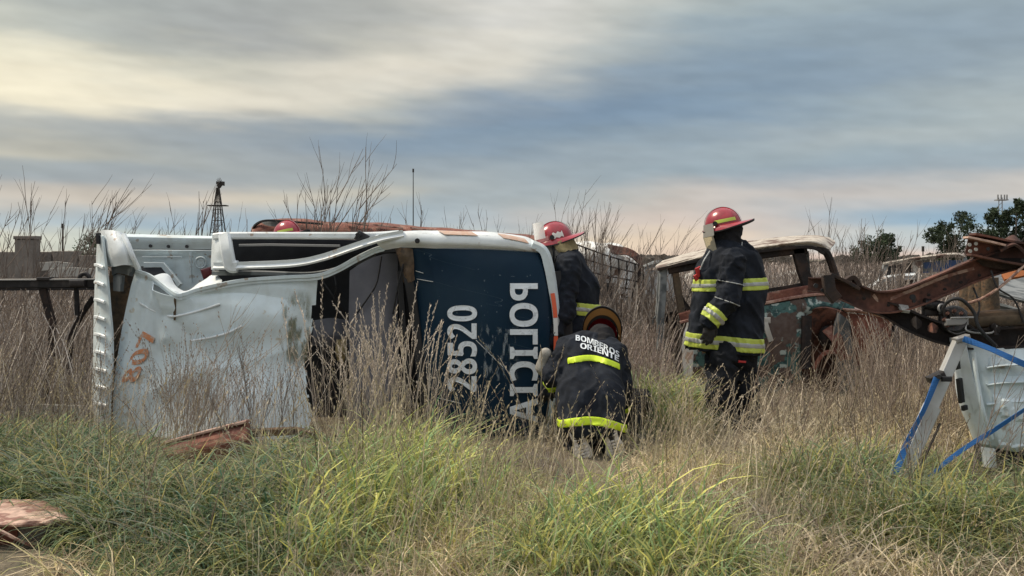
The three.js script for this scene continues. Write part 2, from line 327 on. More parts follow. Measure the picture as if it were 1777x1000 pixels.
  M.navy = phys({ map: tile(1024, 2.2, (u, v) => {
    const n = pf(u, v, 10, 4, 13), dust = pf(u, v, 4, 5, 17);
    let c = mix3([0.003, 0.018, 0.04], [0.006, 0.028, 0.056], n); c = mix3(c, [0.03, 0.055, 0.075], sstep(0.5, 0.85, dust) * 0.3);
    const spot = pf(u, v, 90, 2, 77); c = mix3(c, [0.14, 0.18, 0.21], sstep(0.9, 0.93, spot) * 0.6);
    const sc = Math.abs(fbm(u * 6 + v * 22, v * 9, 3, 88, 0, 0) - 0.5); if (pf(u, v, 5, 3, 97) > 0.62) c = mix3(c, [0.16, 0.2, 0.24], sstep(0.006, 0.0, sc) * 0.7);
    return c;
  }), roughness: 0.5, specularIntensity: 0.32, clearcoat: 0.04, clearcoatRoughness: 0.3 });
  M.scuff = std({ map: tile(64, 1, () => [0.28, 0.33, 0.36]), roughness: 0.8, transparent: true });
  M.grime = std({ map: tile(64, 1, (u, v) => [0.2, 0.21, 0.13]), roughness: 0.95, transparent: true });
  const blot = (seed, thr, st) => { const t = tile(256, 1, (u, v) => { const e = sstep(0, 0.3, u) * sstep(0, 0.3, 1 - u) * sstep(0, 0.25, v) * sstep(0, 0.25, 1 - v); return clamp(sstep(thr, thr + 0.3, fbm(u * 7 * st, v * 7, 5, seed)) * e * 0.6); }, false); t.wrapS = t.wrapT = THREE.ClampToEdgeWrapping; return t; };
  M.scuff.alphaMap = blot(3, 0.5, 2.5); M.grime.alphaMap = blot(9, 0.36, 1);
  M.letter = std({ map: tile(512, 0.7, (u, v) => mix3([0.68, 0.75, 0.82], [0.82, 0.88, 0.93], pf(u, v, 20, 4, 15)).map((x) => x * (pf(u, v, 34, 4, 19) > 0.66 ? 0.8 : 1)), true), roughness: 0.6 });
  M.orangePrint = std({ map: tile(256, 0.4, (u, v) => mix3([0.5, 0.28, 0.18], [0.56, 0.48, 0.43], pf(u, v, 14, 4, 25))), roughness: 0.7 });
  M.orangeText = std({ map: tile(256, 0.3, (u, v) => mix3([0.6, 0.25, 0.12], [0.55, 0.4, 0.32], sstep(0.5, 0.7, pf(u, v, 14, 4, 26)))), roughness: 0.7 });
  M.orangeRefl = std({ color: lin(0.72, 0.12, 0.05), roughness: 0.45 });
  M.whiteRefl = std({ color: lin(0.72, 0.74, 0.74), roughness: 0.45 });
  M.black = std({ color: lin(0.012, 0.013, 0.016), roughness: 0.6 });
  M.rubber = std({ map: tile(256, 0.3, (u, v) => { const n = pf(u, v, 12, 4, 5); return [0.012 + 0.02 * n, 0.014 + 0.021 * n, 0.02 + 0.022 * n]; }), roughness: 0.75, bumpMap: grainH, bumpScale: 0.001 });
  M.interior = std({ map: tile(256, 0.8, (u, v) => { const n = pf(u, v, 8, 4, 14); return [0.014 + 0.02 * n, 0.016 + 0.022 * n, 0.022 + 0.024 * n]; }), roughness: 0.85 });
  M.greyTrim = std({ map: tile(256, 0.6, (u, v) => { const n = pf(u, v, 6, 5, 24); return mix3([0.13, 0.135, 0.165], [0.2, 0.205, 0.235], n); }), roughness: 0.85, bumpMap: grainH, bumpScale: 0.0006 });
  const weave = tile(256, 0.06, (u, v) => 0.5 + 0.25 * Math.sin(u * 2 * Math.PI * 24) * Math.sin(v * 2 * Math.PI * 24) + 0.3 * (pf(u, v, 16, 3, 2) - 0.5), false);
  const cloth = (a, b, s) => tile(256, 0.7, (u, v) => { const n = pf(u, v, 7, 5, s), m = pf(u, v, 40, 2, s + 3); return mix3(a, b, sstep(0.3, 0.75, n)).map((x) => x * (0.8 + 0.4 * m)); });
  M.jacket = phys({ map: cloth([0.0055, 0.0085, 0.015], [0.014, 0.019, 0.03], 3), roughness: 0.88, specularIntensity: 0.6, sheen: 0.08, sheenRoughness: 0.6, sheenColor: lin(0.25, 0.3, 0.38), bumpMap: weave, bumpScale: 0.0004 });
  M.trousers = phys({ map: cloth([0.005, 0.007, 0.012], [0.013, 0.016, 0.022], 13), roughness: 0.9, specularIntensity: 0.6, sheen: 0.06, sheenColor: lin(0.2, 0.24, 0.3), bumpMap: weave, bumpScale: 0.0005 });
  M.hood = std({ map: cloth([0.004, 0.004, 0.006], [0.012, 0.012, 0.016], 23), roughness: 0.95 });
  M.flap = std({ map: cloth([0.3, 0.24, 0.13], [0.42, 0.34, 0.18], 33), roughness: 0.95 });
  M.hoodGrey = std({ map: cloth([0.3, 0.29, 0.27], [0.42, 0.4, 0.37], 43), roughness: 0.95 });
  M.skin = std({ color: lin(0.36, 0.2, 0.14), roughness: 0.6 });
  M.glove = std({ map: cloth([0.015, 0.016, 0.018], [0.04, 0.04, 0.042], 53), roughness: 0.9 });
  M.gloveGrey = std({ map: cloth([0.26, 0.25, 0.23], [0.36, 0.35, 0.32], 54), roughness: 0.9 });
  M.lime = std({ color: lin(0.62, 0.82, 0.03), roughness: 0.5 });
  M.limePale = std({ color: lin(0.5, 0.6, 0.1), roughness: 0.5 });
  M.silver = std({ color: lin(0.4, 0.42, 0.42), roughness: 0.4, metalness: 0.2 });
  M.red = phys({ map: tile(256, 0.5, (u, v) => mix3([0.36, 0.012, 0.03], [0.27, 0.012, 0.025], sstep(0.4, 0.7, pf(u, v, 8, 5, 8)))), roughness: 0.28, clearcoat: 0.6, clearcoatRoughness: 0.2 });
  M.brimBlack = std({ color: lin(0.014, 0.013, 0.014), roughness: 0.5 });
  M.lining = std({ color: lin(0.3, 0.15, 0.045), roughness: 0.7 });
  M.visor = phys({ color: lin(0.88, 0.84, 0.68), roughness: 0.12, transmission: 0.72, thickness: 0, ior: 1.45 });
  M.visorGrey = std({ color: lin(0.3, 0.29, 0.26), roughness: 0.35, metalness: 0.2 });
  M.visorWhite = phys({ color: lin(0.85, 0.85, 0.82), roughness: 0.2, transmission: 0.35, thickness: 0 });
  M.sole = std({ map: tile(256, 0.2, (u, v) => mix3([0.6, 0.57, 0.53], [0.8, 0.77, 0.72], pf(u, v, 10, 4, 18))), roughness: 0.9, bumpMap: grainH, bumpScale: 0.002 });
  M.boot = std({ color: lin(0.03, 0.028, 0.027), roughness: 0.7 });
  M.redTag = std({ color: lin(0.45, 0.03, 0.03), roughness: 0.6 });
  M.strap = std({ map: tile(128, 0.08, (u, v) => mix3([0.01, 0.09, 0.3], [0.02, 0.15, 0.44], 0.5 + 0.5 * Math.sin(v * Math.PI * 2 * 8) * 0.6)), roughness: 0.6 });
  M.strut = std({ map: dirtyWhite([0.46, 0.48, 0.49], [0.34, 0.34, 0.33], [0.25, 0.15, 0.1], 1, 256), roughness: 0.55 });
  M.concrete = std({ map: tile(512, 1.5, (u, v) => { const n = pf(u, v, 7, 5, 9), st = fbm(u * 26, v * 4, 3, 12, 26, 4); return mix3([0.12, 0.105, 0.095], [0.25, 0.225, 0.2], n * 0.6 + st * 0.5); }), roughness: 0.95, bumpMap: rustH, bumpScale: 0.01 });
  M.darkSteel = std({ map: rust([0.012, 0.012, 0.014], [0.03, 0.025, 0.024], [0.045, 0.04, 0.04], 27), roughness: 0.55, metalness: 0.3 });
  M.galv = std({ color: lin(0.3, 0.3, 0.3), roughness: 0.5, metalness: 0.5 });
  M.silhouette = std({ color: lin(0.035, 0.032, 0.03), roughness: 0.9 });
  M.pale = std({ color: lin(0.4, 0.39, 0.36), roughness: 0.7 });
  M.glassBlue = std({ map: tile(256, 0.9, (u, v) => { const n = sstep(0.5, 0.62, pf(u, v, 9, 4, 6)); return mix3([0.02, 0.06, 0.17], [0.1, 0.11, 0.12], n); }), roughness: 0.3 });
  M.twig = std({ color: lin(0.17, 0.14, 0.12), roughness: 0.95 });
  M.twigPale = std({ color: lin(0.24, 0.19, 0.15), roughness: 0.95 });
  M.twigGrey = std({ color: lin(0.32, 0.28, 0.24), roughness: 0.95 });
  M.bark = std({ color: lin(0.1, 0.085, 0.07), roughness: 0.95 });
  M.soil = std({ map: tile(512, 2.3, (u, v) => { const n = pf(u, v, 9, 5, 51), m = pf(u, v, 70, 3, 52); return mix3([0.07, 0.06, 0.042], [0.2, 0.17, 0.12], n * 0.5 + m * 0.5); }), roughness: 1, bumpMap: rustH, bumpScale: 0.03 });
  const plant = (t) => phys({ vertexColors: true, roughness: 0.85, transmission: t, thickness: 0, specularIntensity: 0.4 });
  M.grass = plant(0.42); M.straw = plant(0.28); M.leaf = plant(0.25);
}
// ---------------------------------------------------------------- ground
const groundY = (x, z) => { const d = Math.hypot(x, z); return (fbm(x * 0.45 + 50, z * 0.45 + 50, 3) - 0.5) * 0.10 * sstep(2, 4, d) ; };
{
  const xs = [], zs = [];
  const spread = (k) => k < 0.6 ? k / 0.6 * 16 : 16 + Math.pow((k - 0.6) / 0.4, 3) * 1600;
  for (let i = -60; i <= 60; i++) { xs.push(Math.sign(i) * spread(Math.abs(i) / 60)); }
  for (let i = -60; i <= 60; i++) { zs.push(Math.sign(i) * spread(Math.abs(i) / 60)); }
  const pos = [], idx = [], uv = [], n = xs.length;
  for (const z of zs) for (const x of xs) { pos.push(x, groundY(x, z), z); uv.push(x, z); }
  for (let j = 0; j < n - 1; j++) for (let i = 0; i < n - 1; i++) { const a = j * n + i; idx.push(a, a + n, a + 1, a + 1, a + n, a + n + 1); }
  const g = new THREE.BufferGeometry(); g.setAttribute('position', new THREE.BufferAttribute(new Float32Array(pos), 3)); g.setAttribute('uv', new THREE.BufferAttribute(new Float32Array(uv), 2)); g.setIndex(idx); g.computeVertexNormals();
  tag(part('ground', g, M.soil), null, null, null, 'structure');
}

// ---------------------------------------------------------------- far structures
{ // windmill: lattice tower with its wheel edge on
  const d = 100, s = F / d, b = V((378 - CX) / s, 0, -d), top = EYE + (450 - 326) / s, t = thing('windmill', 'dark lattice windmill tower standing far beyond the rear of the white vehicle', 'windmill', b);
  const at = (k, sx, sz) => V(b.x + sx * lerp(1.0, 0.09, k), top * k, b.z + sz * lerp(1.0, 0.09, k));
  for (const [sx, sz] of [[-1, -1], [1, -1], [1, 1], [-1, 1]]) part('leg', bar([at(0, sx, sz), at(1, sx, sz)], 0.085, 0.085), M.silhouette, t);
  for (const k of [0.16, 0.32, 0.48, 0.62, 0.75]) {
    const c = [[-1, -1], [1, -1], [1, 1], [-1, 1]].map(([x, z]) => at(k, x, z)); const gs = c.map((p, i) => bar([p, c[(i + 1) % 4]], 0.04, 0.04));
    const c2 = [[-1, -1], [1, -1], [1, 1], [-1, 1]].map(([x, z]) => at(k + 0.13, x, z)); c.forEach((p, i) => gs.push(bar([p, c2[(i + 1) % 4]], 0.03, 0.03)));
    part('brace', gs, M.silhouette, t);
  }
  const py = EYE + (450 - 357) / s;
  part('platform', [place(hull(1.7, 0.09, 1.2, 0.02), V(b.x, py, b.z))], M.silhouette, t);
  part('pipe', bar([V(b.x, 0, b.z), V(b.x, top + 0.3, b.z)], 0.1, 0.1), M.silhouette, t);
  const hub = V(b.x, top + 0.45, b.z), wheel = part('wheel', [place(new THREE.CylinderGeometry(0.12, 0.12, 0.5, 10), hub.clone(), Math.PI / 2, 0, 0)], M.silhouette, t);
  const blades = []; for (let i = 0; i < 14; i++) { const a = i / 14 * 2 * Math.PI; blades.push(place(place(hull(0.2, 0.55, 0.02, 0.005), V(0, 0.42, 0), 0, 0.5, 0), V(0, 0, 0.2), 0, 0, a)); }
  part('blade', [place(merge(blades), hub.clone(), 0, 1.25, 0, V(0.72, 0.72, 0.72))], M.silhouette, wheel);
  part('tail', place(hull(0.03, 0.4, 0.7, 0.01), hub.clone().add(V(0.25, 0.0, -0.7)), 0, -0.3, 0), M.silhouette, t);
}
{
  const mast = (px, top, d, w, label, name = 'radio_mast') => {
    const s = F / d, b = V((px - CX) / s, 0, -d), h = EYE + (450 - top) / s, t = thing(name, label, 'mast', b);
    part('pole', sweep([b, b.clone().setY(h)], circ(w, 8), { scale: (k) => 1 - 0.5 * k }), M.silhouette, t);
    part('head', place(hull(w * 2.4, w * 5, w * 2.4, w * 0.8), b.clone().setY(h)), M.silhouette, t);
  };
  mast(717, 296, 110, 0.075, 'tall thin mast rising above the hood end of the white vehicle');
  mast(108, 392, 130, 0.11, 'short slim mast on the far left horizon above the wall');
  mast(1602, 432, 90, 0.09, 'small post on the horizon left of the double crowned tree');
  const d = 260, s = F / d, b = V((1738 - CX) / s, 0, -d), h = EYE + (450 - 343) / s, t = thing('communication_tower', 'pale lattice communication tower rising behind the tree at the right edge', 'tower', b);
  for (const [x, z] of [[-1, -1], [1, -1], [0, 1]]) part('leg', bar([b.clone().add(V(x * 0.55, 0, z * 0.5)), b.clone().add(V(x * 0.4, h, z * 0.4))], 0.16, 0.16), M.galv, t);
  const gs = []; for (let i = 0; i < 16; i++) gs.push(bar([b.clone().add(V(-0.5, h * i / 16, -0.45)), b.clone().add(V(0.5, h * (i + 1) / 16, -0.45))], 0.09, 0.09)); part('brace', gs, M.galv, t);
  part('platform', [place(hull(2.6, 0.25, 2.2, 0.05), V(b.x, h - 0.6, b.z))], M.galv, t);
  for (const x of [-1.1, -0.3, 0.5, 1.1]) part('antenna', place(hull(0.3, 1.3, 0.25, 0.05), V(b.x + x, h + 0.05, b.z + 0.6)), M.galv, t);
}
{ // weathered wall and its pillar behind the weeds at the left
  const d = 16, s = F / d, x0 = (-60 - CX) / s, x1 = (150 - CX) / s, t = thing('concrete_wall', 'low weathered grey wall of rough slabs behind the dry weeds at left', 'wall', V(x0, 0, -d));
  const r = rng(5); let x = x0;
  for (let i = 0; x < x1; i++) { const w = 0.36 + r() * 0.12, h = 1.46 + r() * 0.07; part('slab', place(hull(w - 0.012, h, 0.16, 0.015), V(x + w / 2, h / 2, -d + (r() - 0.5) * 0.03), 0, (r() - 0.5) * 0.04, (r() - 0.5) * 0.01), M.concrete, t); x += w; }
  const p = thing('concrete_pillar', 'square weathered pillar standing taller than the low grey wall at left', 'pillar', V((66 - CX) / s, 0, -d + 0.35));
  part('shaft', place(hull(0.28, 1.69, 0.28, 0.02), V((66 - CX) / s, 0.845, -d + 0.35), 0, 0.1, 0), M.concrete, p);
  part('cap', place(hull(0.31, 0.05, 0.31, 0.015), V((66 - CX) / s, 1.716, -d + 0.35), 0, 0.1, 0), M.concrete, p);
  const deb = (px0, px1, py, h, dd, nm, lb) => solo(nm, [bar([W(px0, py, dd), W((px0 + px1) / 2, py - 2, dd), W(px1, py + 1, dd)], h, 0.12)], M.pale, lb, 'debris', null, W((px0 + px1) / 2, py, dd).setY(0));
  deb(85, 172, 474, 0.03, 14, 'pale_board', 'pale board lying in the weeds just above the dark rail');
  deb(70, 125, 463, 0.03, 15.2, 'broken_slab', 'short pale broken slab leaning below the wall beside the pillar');
  deb(-10, 158, 716, 0.035, 8.9, 'white_pipe', 'thin white pipe lying low in the weeds at left');
}
// ---------------------------------------------------------------- the overturned police vehicle (on its side, roof towards us)
const font = await new FontLoader().loadAsync('fonts/droid/droid_sans_bold.typeface.json');
// flat letters whose unit box (0..1, 0..1) is carried onto a surface by at(u, v, lift)
function lettering(text, at, depth = 0.003, gap = 0) {
  const gs = []; let x = 0;
  for (const ch of text) {
    const g = new TextGeometry(ch, { font, size: 1, depth: 1, curveSegments: 5, bevelEnabled: false }); g.computeBoundingBox();
    if (ch === ' ') { x += 0.4; continue; }
    const bb = g.boundingBox; g.translate(x - bb.min.x, 0, 0); x += bb.max.x - bb.min.x + 0.09 + gap; gs.push(g);
  }
  const all = merge(gs); all.computeBoundingBox(); const b = all.boundingBox, p = all.attributes.position;
  for (let i = 0; i < p.count; i++) { const q = at((p.getX(i) - b.min.x) / (b.max.x - b.min.x), (p.getY(i) - b.min.y) / (b.max.y - b.min.y), p.getZ(i) * depth); p.setXYZ(i, q.x, q.y, q.z); }
  all.computeVertexNormals(); return boxUV(all);
}
{
  const D = 8.6, P = (x, y, dd = 0) => W(x, y, D + dd), R = (...a) => a.map((p) => P(...p));
  const car = thing('police_vehicle', 'wrecked white police vehicle with navy hood lying on its side in the grass', 'police vehicle', P(600, 751, 0.5).setY(0));
  // hood: rows from its upper edge (the far fender side up in the air) down to the ground
  const hoodRows = [
    R([700, 431, 0.02], [780, 432, -0.03], [860, 434, -0.03], [925, 438, 0.0], [944, 441, 0.06]),
    R([712, 470, 0.04], [790, 470, -0.06], [880, 472, -0.07], [938, 474, -0.02], [953, 476, 0.06]),
    R([722, 560, 0.06], [795, 560, -0.085], [880, 560, -0.10], [946, 562, -0.04], [961, 564, 0.05]),
    R([731, 660, 0.06], [800, 660, -0.07], [880, 660, -0.09], [944, 662, -0.03], [959, 664, 0.06]),
    R([748, 745, 0.05], [810, 750, -0.03], [880, 752, -0.05], [930, 752, -0.01], [948, 750, 0.08]),
    R([765, 785, 0.12], [820, 790, 0.06], [880, 792, 0.05], [920, 790, 0.08], [938, 785, 0.15]),
  ];
  const hoodAt = (u, v) => spline1(hoodRows.map((r) => spline1(r, u)), v);
  const hood = part('hood', sheet(hoodRows, { nu: 60, nv: 72, th: 0.012, bump: 0.008, bf: 2.2, fold: (u, v) => -0.014 * Math.exp(-(((u - 0.55) / 0.12) ** 2 + ((v - 0.5) / 0.1) ** 2)) - 0.01 * Math.exp(-(((u - 0.2) / 0.1) ** 2 + ((v - 0.2) / 0.08) ** 2)) + 0.006 * Math.exp(-(((u - 0.12 - 0.05 * v) / 0.012) ** 2)) - 0.008 * Math.exp(-(((u - 0.85) / 0.02) ** 2)) }), M.navy, car);
  // inverse lookup: which (u, v) of the hood lies behind a pixel
  const onHood = (px, py, lift) => {
    let u = (px - 720) / 235, v = (py - 431) / 355;
    for (let k = 0; k < 14; k++) { const q = hoodAt(clamp(u), clamp(v)), dd = -q.z, qx = q.x * F / dd + CX, qy = (EYE - q.y) * F / dd + HZ; u += (px - qx) / 235 * 0.9; v += (py - qy) / 355 * 0.7; }
    const q = hoodAt(clamp(u), clamp(v)), q1 = hoodAt(clamp(u + 0.02), clamp(v)), q2 = hoodAt(clamp(u), clamp(v + 0.02));
    const n = q1.sub(q).cross(q2.sub(q)).normalize(); if (n.z < 0) n.negate();
    return q.addScaledVector(n, 0.009 + lift);
  };
  part('lettering', lettering('POLICIA', (u, v, l) => onHood(933 - v * 49, 492 + u * 241, l), 0.004), M.letter, hood);
  part('lettering', lettering('28520', (u, v, l) => onHood(828 - v * 51, 680 - u * 150, l), 0.004), M.letter, hood);
  { const g = sheet([556, 600, 650].map((y) => [0, 0.5, 1].map((k) => onHood(lerp(822, 905, k), y + k * 22, 0.003))), { nu: 12, nv: 10, th: 0.001 }); g.computeBoundingBox(); const b = g.boundingBox, p = g.attributes.position, u = g.attributes.uv; for (let i = 0; i < p.count; i++) u.setXY(i, (p.getX(i) - b.min.x) / (b.max.x - b.min.x), (p.getY(i) - b.min.y) / (b.max.y - b.min.y)); part('scuff', g, M.scuff, hood); }
  for (const l of [[[724, 484], [752, 489]], [[722, 470], [735, 474]], [[826, 590], [872, 636]], [[905, 500], [915, 512]], [[760, 690], [800, 700]]]) part('scratch', sweep(l.map(([x, y]) => onHood(x, y, -0.0005)), rect(0.006, 0.004)), M.whiteRefl, hood);
  // front edge of the hood: grey white lip with an orange and white reflective strip
  const lip = R([922, 424, 0.02], [942, 436, 0.04], [951, 462, 0.05], [958, 500, 0.05], [964, 545, 0.04], [965, 600, 0.05], [963, 655, 0.06], [955, 715, 0.08], [944, 770, 0.14]);
  part('front_edge', sweep(lip, [[-0.035, -0.06], [0.02, -0.06], [0.045, -0.03], [0.05, 0.1], [-0.02, 0.12]], { up: V(0, 0, -1), n: 50, lin: false, scale: (k) => 0.55 + 0.45 * Math.sin(Math.PI * clamp(k * 1.4 + 0.15)) }), M.whiteDull, car);
  const seg = (a, b) => { const k = 10, o = []; for (let i = 0; i <= k; i++) o.push(spline1(lip, lerp(a, b, i / k)).add(V(-0.005, 0, 0.062))); return bar(o, 0.034, 0.008, { up: V(0, 0, 1) }); };
  [[0.40, 0.515, 'orangeRefl'], [0.515, 0.585, 'whiteRefl'], [0.585, 0.645, 'orangeRefl'], [0.645, 0.7, 'whiteRefl'], [0.7, 0.755, 'orangeRefl']].forEach(([a, b, m]) => part('reflective_strip', seg(a + 0.001, b - 0.001), M[m], car));
  part('headlight', [place(new THREE.SphereGeometry(0.13, 20, 12), P(975, 640, 0.45), 0, 0, 0, V(0.5, 1.2, 0.9))], M.greyPaint, car);
  part('grille', [bar(R([968, 470, 0.35], [978, 560, 0.35], [974, 690, 0.4], [962, 775, 0.4]), 0.12, 0.55, { up: V(0, 0, 1), n: 14, lin: false })], M.black, car);
  // fender above the hood (white, with two faded orange marks)
  const fenderRows = [
    R([668, 408, 0.55], [740, 403, 0.6], [840, 404, 0.6], [905, 411, 0.6], [935, 424, 0.55]),
    R([660, 406, 0.2], [740, 401, 0.2], [845, 403, 0.2], [910, 411, 0.2], [940, 428, 0.2]),
    R([650, 411, 0.02], [700, 403, 0.0], [780, 404, -0.01], [860, 408, -0.01], [918, 420, 0.0], [940, 434, 0.05]),
    R([655, 424, 0.0], [700, 418, -0.05], [780, 420, -0.06], [860, 424, -0.05], [915, 432, -0.02], [938, 440, 0.05]),
    R([668, 434, 0.03], [705, 430, -0.01], [780, 432, -0.015], [860, 434, -0.015], [914, 439, 0.02], [934, 444, 0.08]),
  ];
  const fender = part('fender', sheet(fenderRows, { nu: 44, nv: 26, th: 0.01, bump: 0.008, bf: 5 }), M.white, car);
  const fat = (u, v) => spline1(fenderRows.map((r) => spline1(r, u)), v);
  for (const [a, b] of [[0.36, 0.5], [0.62, 0.78]]) part('orange_mark', sheet([0.44, 0.5, 0.58].map((v) => [0, 0.33, 0.66, 1].map((k) => fat(lerp(a, b, k) + (v - 0.5) * 0.3, v).add(V(0, 0.006, 0.01)))), { nu: 10, nv: 6, th: 0.003 }), M.orangePrint, fender);
  part('bolt', place(new THREE.CylinderGeometry(0.018, 0.022, 0.02, 12), P(724, 418, -0.065), Math.PI / 2, 0, 0), M.black, fender);
  // upper side of the vehicle, towards the sky (seen edge on) and the hidden floor and far closing panels
  part('side_panel', sheet([R([380, 406, 1.35], [640, 404, 1.35], [930, 420, 1.35]), R([380, 405, 0.3], [640, 404, 0.3], [930, 418, 0.3])], { nu: 20, nv: 6, th: 0.02 }), M.white, car);
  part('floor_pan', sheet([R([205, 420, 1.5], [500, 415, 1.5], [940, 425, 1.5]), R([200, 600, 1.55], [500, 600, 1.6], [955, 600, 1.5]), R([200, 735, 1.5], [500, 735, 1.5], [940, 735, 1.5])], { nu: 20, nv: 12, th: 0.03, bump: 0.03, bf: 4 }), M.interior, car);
  part('lower_side', sheet([R([205, 752, 0.12], [500, 758, 0.12], [950, 762, 0.15]), R([205, 728, 1.5], [500, 730, 1.5], [940, 732, 1.5])], { nu: 16, nv: 8, th: 0.02, bump: 0.02 }), M.whiteDull, car);
  part('firewall', sheet([R([705, 434, 0.12], [735, 433, 0.75], [735, 432, 1.4]), R([728, 600, 0.12], [742, 600, 0.75], [745, 600, 1.4]), R([748, 760, 0.12], [760, 752, 0.75], [765, 735, 1.4])], { nu: 8, nv: 8, th: 0.03, bump: 0.02 }), M.interior, car);
  // crushed roof panel, its bent gutter above it
  const roofRows = [
    R([234, 473, 0.14], [262, 484, 0.05], [303, 514, -0.16], [345, 503, -0.07], [420, 490, -0.02], [490, 486, 0.0], [551, 485, 0.05]),
    R([226, 500, 0.13], [258, 512, 0.05], [303, 532, -0.14], [345, 525, -0.08], [420, 515, -0.05], [490, 512, -0.02], [549, 510, 0.05]),
    R([213, 560, 0.13], [252, 566, 0.04], [302, 572, -0.11], [345, 570, -0.09], [420, 565, -0.08], [490, 560, -0.05], [546, 555, 0.03]),
    R([202, 630, 0.13], [246, 632, 0.03], [299, 634, -0.08], [345, 634, -0.08], [420, 632, -0.02], [480, 628, -0.03], [531, 622, 0.03]),
    R([196, 700, 0.12], [244, 702, 0.0], [297, 702, -0.1], [345, 703, -0.14], [420, 704, -0.2], [490, 702, -0.14], [541, 700, -0.06]),
    R([198, 775, 0.12], [244, 776, 0.0], [297, 778, -0.2], [345, 779, -0.26], [420, 780, -0.32], [490, 780, -0.28], [551, 778, -0.16]),
  ];
  const lineD = (u, v, a, b) => { const dx = b[0] - a[0], dy = b[1] - a[1], t = clamp(((u - a[0]) * dx + (v - a[1]) * dy) / (dx * dx + dy * dy)), ex = u - a[0] - dx * t, ey = v - a[1] - dy * t; return [Math.hypot(ex, ey), t, Math.sign(ex * dy - ey * dx)]; };
  // sharp creases: [from, to, height, reach], a ridge or valley that fades away from its line
  const creases = (list) => (u, v) => { let h = 0; for (const [a, b, amp, reach] of list) { const [d, t] = lineD(u, v, a, b); if (d < reach) h += 1.5 * amp * Math.pow(1 - d / reach, 1.5) * (1 - 0.5 * t); } return h; };
  const roofFold = creases([[[0.26, 0], [0.3, 0.45], 0.05, 0.09], [[0.26, 0], [0.1, 0.62], 0.018, 0.1], [[0.3, 0.3], [0.62, 0.62], -0.016, 0.1], [[0.55, 0.1], [0.98, 0.3], -0.02, 0.12], [[0.6, 0.62], [0.97, 0.52], 0.024, 0.1], [[0.42, 0.66], [0.6, 0.62], 0.014, 0.07], [[0.2, 0.75], [0.5, 0.6], 0.015, 0.09], [[0.8, 0.35], [0.9, 0.8], 0.014, 0.08], [[0.08, 0.1], [0.05, 0.7], 0.014, 0.06], [[0.45, 0.12], [0.5, 0.35], 0.01, 0.08]]);
  const roof = part('roof', sheet(roofRows, { nu: 96, nv: 84, th: 0.006, bump: 0.006, bf: 4, ang: 22, fold: roofFold, cut: (u, v) => u > 0.955 + 0.05 * fbm(v * 14, 3, 3) && v > 0.3 }), M.whiteRoof, car);
  const stain = (rows, m, parent) => { const g = sheet(rows, { nu: 14, nv: 14, th: 0.001 }); g.computeBoundingBox(); const b = g.boundingBox, p = g.attributes.position, u = g.attributes.uv; for (let i = 0; i < p.count; i++) u.setXY(i, (p.getX(i) - b.min.x) / (b.max.x - b.min.x), (p.getY(i) - b.min.y) / (b.max.y - b.min.y)); return g; };
  const rat = (u, v) => spline1(roofRows.map((r) => spline1(r, u)), v);
  const onRoof = (px, py, lift) => {
    let u = (px - 215) / 330, v = (py - 490) / 285;
    for (let k = 0; k < 16; k++) { const q = rat(clamp(u), clamp(v)), dd = -q.z, qx = q.x * F / dd + CX, qy = (EYE - q.y) * F / dd + HZ; u += (px - qx) / 330 * 0.8; v += (py - qy) / 285 * 0.7; }
    return rat(clamp(u), clamp(v)).add(V(0, 0, 0.011 + lift));
  };
  for (const line of [[[243, 526], [262, 537], [285, 546], [303, 549], [340, 541], [382, 528]], [[330, 592], [365, 586], [395, 578], [420, 566]]]) part('pressed_ridge', sweep(line.map(([x, y]) => onRoof(x, y, 0.0)), circ(0.009, 8), { n: 20, lin: false }), M.white, roof);
  part('lettering', lettering('807', (u, v, l) => onRoof(lerp(254, 286, u) - v * 30 - 10 + (1 - u) * -6, lerp(662, 572, u) + v * 4, l), 0.004), M.orangeText, roof);
  part('grime', stain([500, 545, 590, 640].map((y) => [0, 0.5, 1].map((k) => onRoof(lerp(488, 546 - (y - 500) * 0.08, k), y, 0.014)))), M.grime, roof);
  part('rust_streak', sheet([[0, 1].map((k) => onRoof(300 + k * 6, 514, 0.002)), [0, 1].map((k) => onRoof(301 + k * 5, 535, 0.002)), [0, 1].map((k) => onRoof(302 + k * 3, 556, 0.002))], { nu: 3, nv: 8, th: 0.003 }), M.axle, roof);
  const gut = R([232, 469, 0.12], [262, 480, 0.03], [303, 510, -0.18], [318, 511, -0.16], [350, 501, -0.09], [420, 487, -0.05], [500, 481, -0.03], [551, 478, 0.0], [585, 466, 0.02], [620, 447, 0.03], [655, 431, 0.03], [690, 424, 0.03]);
  part('roof_gutter', [sweep(gut, rect(0.016, 0.03, 0.2), { n: 90, lin: false }), sweep(gut.map((p) => p.clone().add(V(0, -0.026, -0.008))), rect(0.008, 0.022, 0.2), { n: 90, lin: false })], M.whiteDull, car);
  part('inner_trim', [sweep(R([370, 474, 0.12], [450, 474, 0.12], [540, 476, 0.12], [600, 463, 0.1], [650, 440, 0.1]), rect(0.09, 0.04, 0.2), { n: 40, lin: false })], M.greyPaint, car);
  // upper side window frame, bent, with the dark cabin behind it
  const frameTop = R([372, 411, 0.12], [400, 409, 0.06], [520, 409, 0.06], [640, 409, 0.1], [692, 406, 0.1]);
